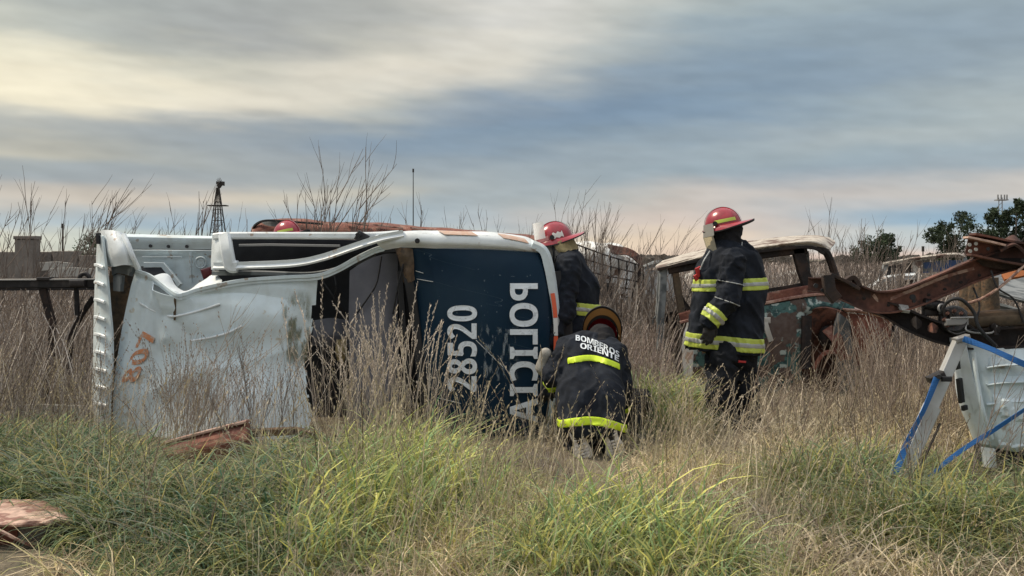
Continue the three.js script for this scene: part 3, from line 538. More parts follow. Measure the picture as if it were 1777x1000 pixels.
  part('window_frame', [
    sweep(frameTop, rect(0.05, 0.058, 0.25), { n: 40, lin: false }),
    sweep(R([390, 408, 0.06], [394, 436, 0.0], [400, 461, 0.0], [412, 463, 0.0]), rect(0.1, 0.07, 0.25), { n: 20, lin: false, up: V(0, 0, 1) }),
    sweep(R([372, 462, 0.04], [430, 461, -0.02], [510, 457, -0.04], [560, 447, -0.04], [610, 430, -0.04], [660, 414, -0.04], [700, 406, -0.02]), [[-0.03, -0.028], [0.026, -0.03], [0.034, -0.016], [0.012, 0.004], [0.02, 0.03], [-0.03, 0.032]], { n: 60, lin: false, ang: 25 }),
  ], M.white, car);
  part('window_rail', sweep(R([415, 426, 0.22], [470, 425, 0.22], [590, 427, 0.22]), rect(0.03, 0.02), { n: 10 }), M.galv, car);
  part('hinge', [place(hull(0.1, 0.08, 0.06, 0.012), P(628, 412, 0.0), 0, 0, -0.5), place(new THREE.CylinderGeometry(0.02, 0.02, 0.08, 10), P(622, 408, -0.03), Math.PI / 2, 0, 0)], M.black, car);
  part('pillar', sheet([R([368, 410, 0.22], [376, 409, 0.1], [392, 409, 0.06], [402, 410, 0.1]), R([366, 440, 0.2], [376, 440, 0.05], [392, 440, 0.02], [402, 440, 0.08]), R([366, 468, 0.22], [378, 467, 0.08], [395, 466, 0.04], [404, 466, 0.1])], { nu: 12, nv: 12, th: 0.02, bump: 0.006, bf: 9 }), M.white, car);
  // rear opening: inner side with its pressings seen through it
  part('rear_sill', sheet([R([212, 406, 0.55], [300, 408, 0.6], [380, 410, 0.55]), R([212, 411, 0.45], [300, 413, 0.5], [380, 414, 0.45]), R([218, 432, 0.5], [300, 433, 0.55], [378, 433, 0.5])], { nu: 20, nv: 8, th: 0.03 }), M.whiteDull, car);
  const inner = part('inner_side', sheet([R([228, 434, 0.78], [300, 435, 0.8], [372, 435, 0.78]), R([228, 460, 0.82], [300, 460, 0.84], [372, 460, 0.8]), R([230, 520, 0.75], [300, 520, 0.78], [372, 520, 0.75])], { nu: 30, nv: 22, th: 0.01, bump: 0.012, bf: 7 }), M.whiteDull, car);
  part('filler_ring', [place(new THREE.TorusGeometry(0.048, 0.009, 8, 24), P(348, 456, 0.78)), place(new THREE.CylinderGeometry(0.036, 0.036, 0.014, 20), P(348, 456, 0.785), Math.PI / 2, 0, 0)], M.whiteDull, inner);
  part('pressing', [bar(R([247, 446, 0.775], [315, 446, 0.775]), 0.02, 0.012), bar(R([330, 438, 0.775], [332, 490, 0.775]), 0.03, 0.014), bar(R([250, 460, 0.77], [283, 460, 0.77], [312, 496, 0.72]), 0.035, 0.05)], M.whiteDull, inner);
  part('dark_gap', sheet([R([244, 462, 0.76], [283, 464, 0.76], [292, 466, 0.76]), R([250, 490, 0.7], [290, 494, 0.7], [306, 497, 0.7])], { nu: 6, nv: 6, th: 0.01 }), M.interior, inner);
  for (const [x, y] of [[261, 427], [292, 428], [324, 428]]) part('hole', place(new THREE.CylinderGeometry(0.014, 0.014, 0.02, 10), P(x, y, x < 270 ? 0.47 : 0.5), Math.PI / 2 - 0.1, 0, 0), M.black, car);
  part('tail_lamp', place(hull(0.09, 0.09, 0.1, 0.02), P(359, 474, 0.5), 0, 0.3, 0.3), phys({ color: lin(0.11, 0.01, 0.012), roughness: 0.3 }), car);
  part('torn_edge', sheet([R([262, 480, 0.1], [290, 477, 0.2], [318, 505, 0.12], [345, 490, 0.2], [372, 476, 0.2], [385, 487, 0.06]), R([262, 490, 0.04], [290, 500, 0.02], [318, 512, 0.0], [345, 503, 0.02], [372, 494, 0.02], [385, 492, 0.0])], { nu: 30, nv: 8, th: 0.008, bump: 0.02, bf: 8 }), M.white, car);
  // rear pillar, ribbed tail panel and lamp housing
  part('rear_pillar', sheet([
    R([172, 402, 0.2], [180, 399, 0.08], [197, 400, 0.02], [210, 403, 0.06], [216, 407, 0.3]),
    R([174, 420, 0.2], [186, 419, 0.02], [204, 420, -0.06], [219, 420, 0.0], [226, 421, 0.28]),
    R([178, 440, 0.2], [190, 441, 0.0], [208, 440, -0.09], [226, 438, -0.03], [232, 438, 0.28]),
    R([186, 462, 0.2], [197, 463, 0.02], [214, 460, -0.07], [232, 461, 0.0], [242, 464, 0.22]),
  ], { nu: 24, nv: 24, th: 0.02, bump: 0.006, bf: 8 }), M.white, car);
  part('pillar_fold', sweep(R([214, 408, 0.0], [222, 426, -0.05], [230, 446, -0.06], [239, 466, 0.0]), circ(0.022, 8), { n: 16, lin: false }), M.white, car);
  const tail = part('tail_panel', sheet([R([168, 412, 0.25], [171, 408, 0.12], [176, 410, 0.03]), R([164, 500, 0.25], [172, 500, 0.1], [186, 500, 0.02]), R([161, 600, 0.25], [172, 600, 0.1], [194, 600, 0.02]), R([160, 690, 0.25], [170, 690, 0.1], [190, 690, 0.04]), R([166, 760, 0.25], [175, 760, 0.12], [188, 760, 0.06])], { nu: 10, nv: 40, th: 0.02, bump: 0.004 }), M.whiteDull, car);
  for (let i = 0; i < 9; i++) { const y = 462 + i * 30, k = (y - 412) / 300; part('rib', sweep(R([165 - k * 2, y - 2, 0.16], [171, y - 1, 0.075], [178 + k * 8, y + 3, 0.025]), rect(0.02, 0.028, 0.3), { n: 8, lin: false }), M.white, tail); }
  part('lamp_housing', [sheet([R([193, 462, 0.1], [205, 458, 0.04], [225, 462, 0.04], [238, 466, 0.1]), R([194, 478, 0.1], [205, 474, 0.06], [222, 478, 0.06], [230, 480, 0.12])], { nu: 10, nv: 6, th: 0.03 }), sheet([R([196, 478, 0.12], [206, 476, 0.07], [217, 478, 0.1]), R([196, 505, 0.12], [206, 506, 0.07], [214, 506, 0.1])], { nu: 8, nv: 8, th: 0.03 })], M.greyPaint, car);
  part('rear_cavity', sheet([R([190, 470, 0.3], [232, 474, 0.3]), R([186, 610, 0.3], [214, 610, 0.3]), R([186, 760, 0.3], [215, 760, 0.3])], { nu: 6, nv: 12, th: 0.05 }), M.axle, car);
  part('latch', place(hull(0.03, 0.09, 0.06, 0.008), P(171, 414, 0.08), 0, 0, 0.1), M.black, car);
  // windscreen opening: hanging grey lining, torn pillar, wires
  part('headliner', sheet([R([607, 470, 0.34], [635, 452, 0.3], [668, 441, 0.3], [690, 440, 0.33]), R([605, 560, 0.32], [635, 555, 0.26], [668, 550, 0.25], [690, 550, 0.3]), R([608, 680, 0.34], [640, 680, 0.28], [672, 680, 0.27], [694, 680, 0.32]), R([612, 775, 0.36], [640, 775, 0.3], [672, 775, 0.3], [700, 775, 0.34])], { nu: 20, nv: 36, th: 0.02, bump: 0.012, bf: 3 }), M.greyTrim, car);
  part('seat', [sheet([R([546, 556, 0.7], [575, 552, 0.66], [604, 556, 0.7]), R([542, 582, 0.62], [575, 580, 0.58], [606, 582, 0.62]), R([540, 600, 0.66], [575, 602, 0.64], [606, 602, 0.66])], { nu: 10, nv: 8, th: 0.08 })], M.greyTrim, car);
  part('foam', sheet([R([584, 590, 0.5], [600, 588, 0.5]), R([582, 612, 0.46], [600, 612, 0.46]), R([585, 628, 0.5], [596, 630, 0.5])], { nu: 6, nv: 8, th: 0.03, bump: 0.02, bf: 16 }), M.flap, car);
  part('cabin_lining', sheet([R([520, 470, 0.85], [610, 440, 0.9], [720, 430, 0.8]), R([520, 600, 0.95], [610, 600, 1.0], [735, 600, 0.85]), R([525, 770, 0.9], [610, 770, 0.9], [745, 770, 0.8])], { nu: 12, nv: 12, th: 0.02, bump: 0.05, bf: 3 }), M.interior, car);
  part('torn_pillar', [
    sheet([R([684, 428, 0.02], [700, 430, -0.02], [716, 432, 0.0]), R([692, 450, 0.0], [706, 452, -0.04], [718, 448, -0.02]), R([700, 490, 0.02], [712, 490, -0.02], [720, 486, 0.0])], { nu: 8, nv: 14, th: 0.02, bump: 0.02, bf: 14 }),
  ], M.axle, car);
  part('black_trim', [bar(R([703, 464, 0.02], [712, 500, 0.02], [721, 560, 0.05], [730, 640, 0.05], [742, 720, 0.05], [752, 775, 0.08]), 0.075, 0.06, { n: 24, lin: false, up: V(0, 0, 1) }), bar(R([694, 470, 0.16], [700, 560, 0.14], [708, 660, 0.14], [716, 770, 0.16]), 0.05, 0.05, { n: 12, up: V(0, 0, 1) })], M.black, car);
  part('windscreen_seal', sweep(R([556, 486, 0.05], [600, 466, 0.06], [650, 440, 0.06], [690, 434, 0.03]), rect(0.03, 0.03), { n: 24, lin: false }), M.black, car);
  for (const w of [[[560, 488, 0.4], [575, 510, 0.35], [592, 535, 0.4], [606, 552, 0.45]], [[580, 478, 0.4], [583, 500, 0.36], [578, 525, 0.4]], [[662, 445, 0.2], [654, 490, 0.2], [640, 515, 0.22], [615, 550, 0.25]], [[700, 458, -0.03], [690, 500, 0.0], [682, 545, 0.05]]]) part('wire', tube(R(...w), 0.007, { n: 16 }), M.black, car);
}
// ---------------------------------------------------------------- long rusty body behind the police vehicle
{
  const D = 13, P = (x, y, dd = 0) => W(x, y, D + dd), R = (...a) => a.map((p) => P(...p));
  const t = thing('rusty_bus_shell', 'long rusty brown roof of a wreck showing behind the white police vehicle', 'wreck', P(700, 640, 0.5).setY(0));
  part('shell', sheet([
    R([440, 394, 1.2], [470, 384, 1.3], [600, 388, 1.3], [760, 398, 1.3], [935, 412, 1.3]),
    R([436, 396, 0.5], [468, 381, 0.5], [600, 385, 0.5], [760, 396, 0.5], [945, 410, 0.5]),
    R([437, 402, 0.1], [470, 388, 0.0], [600, 393, 0.0], [760, 402, 0.0], [945, 416, 0.0]),
    R([438, 440, 0.05], [470, 440, -0.05], [600, 440, -0.05], [760, 445, -0.05], [950, 450, -0.05]),
    R([438, 640, 0.05], [470, 640, 0.0], [600, 640, 0.0], [760, 640, 0.0], [950, 640, 0.0]),
  ], { nu: 50, nv: 30, th: 0.03, bump: 0.03, bf: 2.5 }), M.rustRed, t);
  part('end_panel', sheet([R([436, 404, 0.9], [440, 390, 0.5], [452, 386, 0.1], [468, 384, -0.03], [505, 388, -0.05]), R([436, 420, 0.9], [440, 420, 0.5], [452, 420, 0.0], [468, 420, -0.09], [505, 420, -0.09])], { nu: 20, nv: 8, th: 0.02 }), M.greyPaint, t);
  part('edge_trim', sweep(R([437, 402, 0.3], [444, 390, 0.05], [460, 383, -0.06], [490, 384, -0.08], [560, 389, -0.08]), rect(0.03, 0.025), { n: 30, lin: false }), M.black, t);
  for (const [a, b] of [[600, 640], [648, 700], [712, 780], [790, 860], [868, 925]]) part('roof_strip', sweep(R([a, 386 + (a - 600) * 0.085, -0.02], [(a + b) / 2, 387 + ((a + b) / 2 - 600) * 0.085, -0.04], [b, 388 + (b - 600) * 0.085, -0.02]), rect(0.05, 0.018), { n: 6 }), M.rustPale, t);
}
// ---------------------------------------------------------------- rusty teal pickup cab behind the standing firefighter
{
  const D = 11, P = (x, y, dd = 0) => W(x, y, D + dd), R = (...a) => a.map((p) => P(...p));
  const t = thing('rusty_pickup', 'stripped rusty pickup cab with teal paint remains behind the standing firefighter', 'pickup', P(1330, 685, 0.8).setY(0));
  part('roof', sheet([
    R([1150, 452, 1.55], [1230, 430, 1.7], [1330, 414, 1.75], [1410, 408, 1.75], [1440, 412, 1.6]),
    R([1138, 462, 0.9], [1225, 436, 0.9], [1330, 417, 0.9], [1418, 410, 0.9], [1450, 420, 0.9]),
    R([1139, 465, 0.1], [1228, 441, 0.0], [1330, 424, 0.0], [1410, 416, 0.0], [1442, 430, 0.1]),
    R([1141, 468, 0.03], [1230, 449, -0.03], [1330, 434, -0.03], [1405, 428, -0.03], [1438, 438, 0.05]),
  ], { nu: 40, nv: 20, th: 0.02, bump: 0.008, bf: 6 }), M.cream, t);
  part('drip_rail', sweep(R([1142, 468, 0.0], [1185, 458, -0.04], [1230, 450, -0.05], [1330, 435, -0.05], [1404, 429, -0.05], [1430, 440, -0.02]), rect(0.03, 0.03), { n: 40, lin: false }), M.rustDark, t);
  part('header', sweep(R([1160, 470, 0.03], [1230, 458, 0.02], [1330, 442, 0.02], [1400, 434, 0.02]), rect(0.06, 0.075, 0.2), { n: 30, lin: false }), M.rustDark, t);
  part('pillar', [bar(R([1151, 466, 0.06], [1149, 520, 0.06], [1146, 552, 0.05], [1146, 640, 0.05]), 0.075, 0.08, { up: V(0, 0, 1) })], M.greyPaint, t);
  part('pillar', [bar(R([1146, 466, 1.0], [1141, 548, 0.95], [1128, 566, 0.9], [1128, 650, 0.9]), 0.05, 0.05, { up: V(0, 0, 1) })], M.greyPaint, t);
  part('quarter_window_post', bar(R([1171, 465, 0.04], [1176, 500, 0.04], [1184, 548, 0.03]), 0.07, 0.06, { up: V(0, 0, 1) }), M.axle, t);
  part('pillar', bar(R([1384, 432, 0.03], [1394, 470, 0.03], [1403, 498, 0.03], [1400, 540, 0.03]), 0.12, 0.08, { up: V(0, 0, 1) }), M.rustDark, t);
  part('pillar', sweep(R([1402, 426, 0.02], [1416, 428, 0.02], [1432, 436, 0.03], [1441, 452, 0.05], [1450, 478, 0.06], [1462, 505, 0.07]), rect(0.075, 0.075, 0.3), { n: 30, lin: false }), M.rustDark, t);
  part('window_post', bar(R([1399, 436, 0.9], [1404, 500, 0.9]), 0.09, 0.04), M.greyPaint, t);
  part('far_pillar', bar(R([1385, 428, 1.5], [1405, 510, 1.5]), 0.07, 0.06), M.rustDark, t); part('far_pillar', bar(R([1215, 446, 1.5], [1210, 540, 1.5]), 0.06, 0.06), M.rustDark, t);
  part('far_header', sweep(R([1165, 462, 1.5], [1240, 446, 1.5], [1330, 430, 1.5], [1436, 424, 1.5]), rect(0.05, 0.06), { n: 20, lin: false }), M.rustDark, t);
  part('far_side', sheet([R([1150, 545, 1.5], [1250, 522, 1.55], [1350, 506, 1.55], [1470, 498, 1.5]), R([1150, 640, 1.5], [1250, 640, 1.6], [1350, 640, 1.6], [1470, 640, 1.5])], { nu: 16, nv: 8, th: 0.02, bump: 0.02 }), M.rustDark, t);
  part('window_frame', sweep(R([1330, 440, 0.04], [1372, 434, 0.03], [1384, 440, 0.03], [1391, 470, 0.03], [1393, 490, 0.03], [1386, 495, 0.03], [1320, 506, 0.03]), rect(0.03, 0.035), { n: 50, lin: false }), M.rustDark, t);
  part('belt_rail', [sweep(R([1180, 552, 0.0], [1230, 538, -0.02], [1320, 520, -0.04], [1400, 504, -0.03], [1470, 500, 0.02]), rect(0.05, 0.1, 0.25), { n: 30, lin: false })], M.rustRed, t);
  part('belt_moulding', sweep(R([1180, 560, -0.03], [1230, 547, -0.05], [1320, 528, -0.07], [1400, 513, -0.06], [1480, 508, -0.01]), rect(0.022, 0.03, 0.25), { n: 30, lin: false }), M.rustPale, t);
  part('door', sheet([R([1186, 560, 0.0], [1250, 545, -0.05], [1330, 530, -0.07], [1398, 518, -0.05]), R([1186, 590, 0.0], [1250, 585, -0.09], [1330, 580, -0.11], [1396, 575, -0.08]), R([1188, 640, 0.02], [1250, 645, -0.07], [1330, 645, -0.09], [1392, 640, -0.06]), R([1190, 690, 0.08], [1250, 690, 0.0], [1330, 690, -0.02], [1390, 690, 0.02])], { nu: 30, nv: 24, th: 0.012, bump: 0.016, bf: 5 }), M.teal, t);
  part('cowl', sheet([R([1396, 516, -0.05], [1430, 512, -0.04], [1480, 520, 0.0]), R([1392, 535, -0.08], [1430, 530, -0.08], [1482, 540, -0.02]), R([1398, 548, -0.04], [1430, 535, -0.05], [1460, 540, -0.02])], { nu: 14, nv: 8, th: 0.02, bump: 0.015, bf: 10 }), M.teal, t);
  part('wheel_arch', sheet([R([1393, 548, -0.03], [1420, 534, -0.1], [1450, 536, -0.08], [1472, 545, -0.03]), R([1390, 600, 0.1], [1420, 600, 0.15], [1450, 600, 0.15], [1478, 600, 0.05]), R([1392, 690, 0.15], [1420, 690, 0.2], [1450, 690, 0.2], [1482, 690, 0.1])], { nu: 18, nv: 22, th: 0.02, bump: 0.04, bf: 6 }), M.rust, t);
  part('splash_panel', sheet([R([1452, 542, -0.12], [1468, 552, -0.06], [1486, 560, 0.1]), R([1448, 580, -0.14], [1466, 590, -0.08], [1492, 600, 0.1]), R([1458, 690, -0.1], [1474, 690, -0.06], [1498, 690, 0.1])], { nu: 10, nv: 18, th: 0.012, bump: 0.02, bf: 6 }), M.greyPaint, t);
  part('bracket', [bar(R([1436, 570, -0.05], [1452, 588, -0.16], [1462, 625, -0.1]), 0.12, 0.02, { up: V(0, 0, 1) }), sweep(R([1412, 640, -0.12], [1430, 614, -0.16], [1455, 612, -0.14], [1475, 622, -0.1]), rect(0.04, 0.04), { n: 16, lin: false })], M.rustRed, t);
  part('inner_frame', [bar(R([1400, 548, -0.1], [1398, 640, -0.1]), 0.1, 0.05, { up: V(0, 0, 1) }), place(new THREE.SphereGeometry(0.12, 14, 10), P(1436, 585, 0.0), 0, 0, 0, V(0.8, 1, 0.7))], M.rustDark, t);
  part('hood', sheet([R([1462, 528, 1.3], [1500, 534, 1.3], [1545, 545, 1.2]), R([1462, 534, 0.0], [1500, 538, -0.03], [1552, 550, 0.02]), R([1466, 541, -0.05], [1502, 545, -0.07], [1551, 556, -0.02])], { nu: 16, nv: 12, th: 0.012, bump: 0.01 }), M.rustPale, t);
  part('front_fender', sheet([R([1474, 544, -0.04], [1510, 548, -0.05], [1548, 556, 0.0]), R([1480, 590, -0.02], [1512, 592, -0.06], [1545, 590, 0.0]), R([1488, 635, 0.05], [1510, 640, 0.0], [1528, 632, 0.06])], { nu: 16, nv: 14, th: 0.012, bump: 0.03, bf: 4 }), M.rustRed, t);
  part('front_panel', sheet([R([1545, 552, 1.2], [1550, 554, 0.02]), R([1540, 640, 1.2], [1540, 640, 0.02])], { nu: 6, nv: 8, th: 0.02, bump: 0.02 }), M.rustDark, t);
  part('door_handle', [bar(R([1328, 560, -0.16], [1332, 574, -0.18], [1338, 592, -0.16]), 0.05, 0.03, { up: V(0, 0, 1) }), place(hull(0.07, 0.06, 0.05, 0.012), P(1331, 556, -0.14))], M.pale, t);
  part('steering_column', tube(R([1215, 560, 0.5], [1190, 530, 0.6], [1180, 515, 0.7]), 0.025), M.rustDark, t);
  part('loose_panel', sheet([R([1192, 560, -0.25], [1206, 556, -0.3]), R([1184, 600, -0.22], [1204, 600, -0.3]), R([1188, 665, -0.2], [1200, 665, -0.25])], { nu: 6, nv: 12, th: 0.012, bump: 0.012, bf: 8 }), M.strut, t);
}
// ---------------------------------------------------------------- rusty ladder frame raised on a pole at the right
{
  const D = 6.5, P = (x, y, dd = 0) => W(x, y, D + dd), R = (...a) => a.map((p) => P(...p));
  const t = thing('truck_chassis', 'rusty truck chassis frame with axle raised at an angle at the right', 'chassis', P(1700, 847).setY(0));
  const Z = V(0, 0, 1);
  part('front_rail', sweep(R([1402, 494, 0.1], [1440, 497, 0.06], [1475, 508, 0.02], [1520, 524, 0.0], [1570, 519, 0.0], [1630, 496, 0.0], [1690, 470, 0.0], [1740, 454, 0.0], [1830, 432, 0.0]), chan(0.07, 0.138, 0.01), { n: 60, lin: false, scale: (k) => (0.66 + 0.34 * sstep(0, 0.3, k)) }), M.rust, t);
  part('rail_flange', sweep(R([1515, 509, 0.03], [1530, 520, 0.03], [1575, 504, 0.03], [1636, 479, 0.03], [1690, 463, 0.03]).map((p) => p.add(V(0, -0.01, 0.0))), rect(0.02, 0.012), { n: 40, lin: false, up: Z }), M.rustPale, t);
  part('end_bracket', [bar(R([1436, 478, -0.03], [1440, 505, -0.04], [1452, 520, -0.04]), 0.07, 0.05, { up: Z }), bar(R([1440, 476, -0.02], [1470, 490, -0.02], [1490, 502, -0.02]), 0.06, 0.02)], M.rustDark, t);
  part('end_bracket', [sweep(R([1467, 488, 0.0], [1480, 482, 0.0], [1490, 496, 0.0]), rect(0.06, 0.03), { n: 10, lin: false })], M.rustDark, t);
  for (const [x, y, r] of [[1416, 496, 0.014], [1428, 504, 0.012], [1584, 516, 0.018], [1586, 523, 0.01]]) part('hole', place(new THREE.CylinderGeometry(r, r, 0.012, 12), P(x, y, -0.028), Math.PI / 2, 0, 0), M.black, t);
  // upper rear channel with its plate
  const plate = part('cross_channel', sweep(R([1684, 424, -0.05], [1740, 436, -0.06], [1840, 452, -0.08]), chan(0.12, 0.14, 0.012), { n: 10 }), M.rust, t);
  for (const [x, y] of [[1683, 425], [1684, 436], [1694, 423], [1694, 433], [1715, 432], [1775, 452]]) part('hole', place(new THREE.CylinderGeometry(0.011, 0.011, 0.006, 10), P(x, y, x > 1700 ? -0.118 : -0.109), Math.PI / 2, 0, 0), x < 1700 ? M.pale : M.black, plate);
  part('channel_lip', bar(R([1676, 412, -0.06], [1715, 420, -0.08], [1742, 426, -0.1]), 0.13, 0.012), M.rustPale, plate);
  part('spring_hanger', [sheet([R([1730, 424, -0.05], [1756, 408, -0.03], [1768, 414, 0.0], [1780, 428, 0.0]), R([1736, 434, -0.13], [1758, 424, -0.14], [1770, 428, -0.13], [1782, 440, -0.13])], { nu: 12, nv: 6, th: 0.014 })], M.rust, t);
  part('gusset', [sheet([R([1688, 448, 0.0], [1730, 448, -0.02], [1800, 448, -0.02]), R([1706, 462, 0.0], [1740, 468, -0.02], [1800, 470, -0.02])], { nu: 8, nv: 4, th: 0.02 })], M.rustDark, t);
  // lower rail, dark, dropping under the axle
  part('lower_rail', sweep(R([1500, 528, 0.1], [1545, 540, 0.05], [1590, 562, 0.0], [1640, 580, -0.02], [1700, 588, -0.02], [1840, 578, -0.02]), chan(0.08, 0.12, 0.012), { n: 50, lin: false, scale: (k) => 0.7 + 0.4 * sstep(0, 0.4, k) }), M.rustDark, t);
  part('bump_plate', sheet([R([1560, 528, 0.0], [1576, 530, 0.0]), R([1566, 538, -0.04], [1580, 540, -0.04])], { nu: 4, nv: 4, th: 0.02 }), M.strut, t);
  part('axle_tube', sweep(R([1660, 559, 0.0], [1690, 556, -0.02], [1740, 552, -0.04], [1850, 548, -0.06]), circ(0.052, 16), { n: 24, lin: false, ang: 60, scale: (k) => k < 0.1 ? 0.9 : 1 }), M.axle, t);
  const hub = part('axle_housing', place(new THREE.SphereGeometry(0.1, 22, 16), P(1656, 556, 0.0), 0, 0.3, 0, V(1, 0.9, 0.8)), M.darkSteel, t);
  part('flange', place(new THREE.CylinderGeometry(0.075, 0.085, 0.03, 14), P(1656, 555, -0.07), Math.PI / 2 - 0.35, 0, 0.3), M.darkSteel, hub); part('fin', [0, 1, 2, 3].map((i) => place(hull(0.02, 0.12, 0.09, 0.006), P(1636 + i * 12, 548 + i * 4, -0.04), 0.1, 0, 0.2 + i * 0.25)), M.darkSteel, hub).userData.kind = 'stuff';
  for (let i = 0; i < 8; i++) part('bolt', place(new THREE.CylinderGeometry(0.011, 0.011, 0.025, 6), P(1656 + Math.cos(i * 0.785) * 17, 555 + Math.sin(i * 0.785) * 15, -0.088), Math.PI / 2 - 0.35, 0, 0), M.rust, hub);
  part('cover', place(hull(0.14, 0.04, 0.04, 0.01), P(1660, 559, -0.09), 0, 0, 0.02), M.galv, hub);
  part('brake_cylinder', [place(new THREE.CylinderGeometry(0.035, 0.035, 0.12, 14), P(1620, 530, 0.0), 0, 0, 1.4), place(hull(0.09, 0.06, 0.06, 0.01), P(1614, 540, 0.02))], M.darkSteel, t);
  part('clamp', place(new THREE.TorusGeometry(0.022, 0.008, 8, 16), P(1634, 535, -0.06), 0, 0.4, 0), M.galv, t);
  part('brake_hose', tube(R([1632, 545, -0.06], [1646, 523, -0.1], [1668, 520, -0.12], [1690, 542, -0.12], [1700, 570, -0.14], [1730, 602, -0.14]), 0.011, { n: 36 }), M.black, t);
  part('brake_pipe', tube(R([1674, 528, -0.06], [1705, 518, -0.1], [1740, 495, -0.12], [1768, 470, -0.12], [1800, 440, -0.12]), 0.009, { n: 30 }), M.rustPale, t);
  part('brake_pipe', tube(R([1650, 552, -0.12], [1690, 551, -0.12]), 0.006, { n: 4 }), M.galv, t);
  part('brake_pipe', tube(R([1677, 560, -0.1], [1680, 575, -0.12], [1720, 578, -0.1], [1730, 565, -0.1]), 0.006, { n: 20 }), M.galv, t);
  { const r = rng(404); for (const [x, y] of [[1590, 556], [1618, 566], [1726, 570]]) part('torn_tab', sheet([[P(x - 9, y, -0.05), P(x, y - 5 - r() * 6, -0.1), P(x + 11, y + 2, -0.06)], [P(x - 7, y + 9, -0.06), P(x + 2, y + 8 + r() * 8, -0.12), P(x + 9, y + 12, -0.05)]], { nu: 6, nv: 4, th: 0.008, bump: 0.014, bf: 20 }), r() > 0.5 ? M.rust : M.rustDark, t);
    for (const [x, y] of [[1500, 518], [1542, 530], [1612, 512], [1640, 502], [1668, 490], [1700, 478]]) part('rivet', place(new THREE.CylinderGeometry(0.009, 0.01, 0.012, 8), P(x, y, -0.035), Math.PI / 2, 0, 0), M.rustDark, t);
    for (const w of [[[1636, 566, -0.05], [1660, 580, -0.12], [1690, 572, -0.1], [1716, 590, -0.08]], [[1690, 500, 0.0], [1700, 530, -0.06], [1694, 556, -0.08]], [[1720, 470, -0.1], [1732, 500, -0.12], [1760, 520, -0.1], [1777, 560, -0.1]]]) part('cable', tube(R(...w), 0.006, { n: 20 }), M.black, t); }
  part('bump_stop', place(new THREE.CylinderGeometry(0.05, 0.035, 0.06, 16), P(1682, 600, 0.05), 0.2, 0, 0.3), M.black, t);
  part('mount', place(new THREE.CylinderGeometry(0.09, 0.09, 0.16, 20), P(1760, 592, 0.1), Math.PI / 2, 0, 0), M.rustDark, t);
  // dark crumpled metal under the frame further back
  const w = thing('grey_wreck', 'crumpled grey and black car wreck under the raised chassis at the right edge', 'wreck', P(1750, 847, 0.9).setY(0));
  part('bonnet', sheet([R([1700, 466, 2.2], [1760, 470, 2.3], [1850, 480, 2.3]), R([1680, 490, 1.2], [1750, 508, 1.0], [1850, 530, 0.9]), R([1684, 500, 1.1], [1752, 520, 0.92], [1850, 545, 0.8])], { nu: 20, nv: 14, th: 0.015, bump: 0.03, bf: 4 }), M.greyPaint, w);
  part('edge', sweep(R([1684, 496, 1.1], [1752, 516, 0.9], [1850, 540, 0.8]), rect(0.02, 0.02), { n: 12 }), M.pale, w);
  part('bellows', [0, 1, 2, 3].map((i) => place(new THREE.CylinderGeometry(0.06, 0.065, 0.34, 14), P(1682 + i * 12, 520 + i * 2, 0.75 - i * 0.04), 0, 0, 0.03)), M.axle, w);
  part('orange_bracket', sheet([R([1738, 474, 0.6], [1760, 466, 0.6], [1790, 458, 0.6]), R([1744, 484, 0.55], [1768, 480, 0.55], [1790, 476, 0.55])], { nu: 8, nv: 4, th: 0.02, bump: 0.02 }), std({ color: lin(0.3, 0.1, 0.03), roughness: 0.8 }), w);
  part('body', sheet([R([1720, 530, 0.9], [1770, 540, 0.8], [1860, 560, 0.8]), R([1725, 620, 1.0], [1770, 620, 0.9], [1860, 620, 0.9]), R([1722, 760, 1.1], [1770, 760, 1.0], [1860, 760, 1.0])], { nu: 14, nv: 14, th: 0.04, bump: 0.05, bf: 3 }), M.greyPaint, w);
}
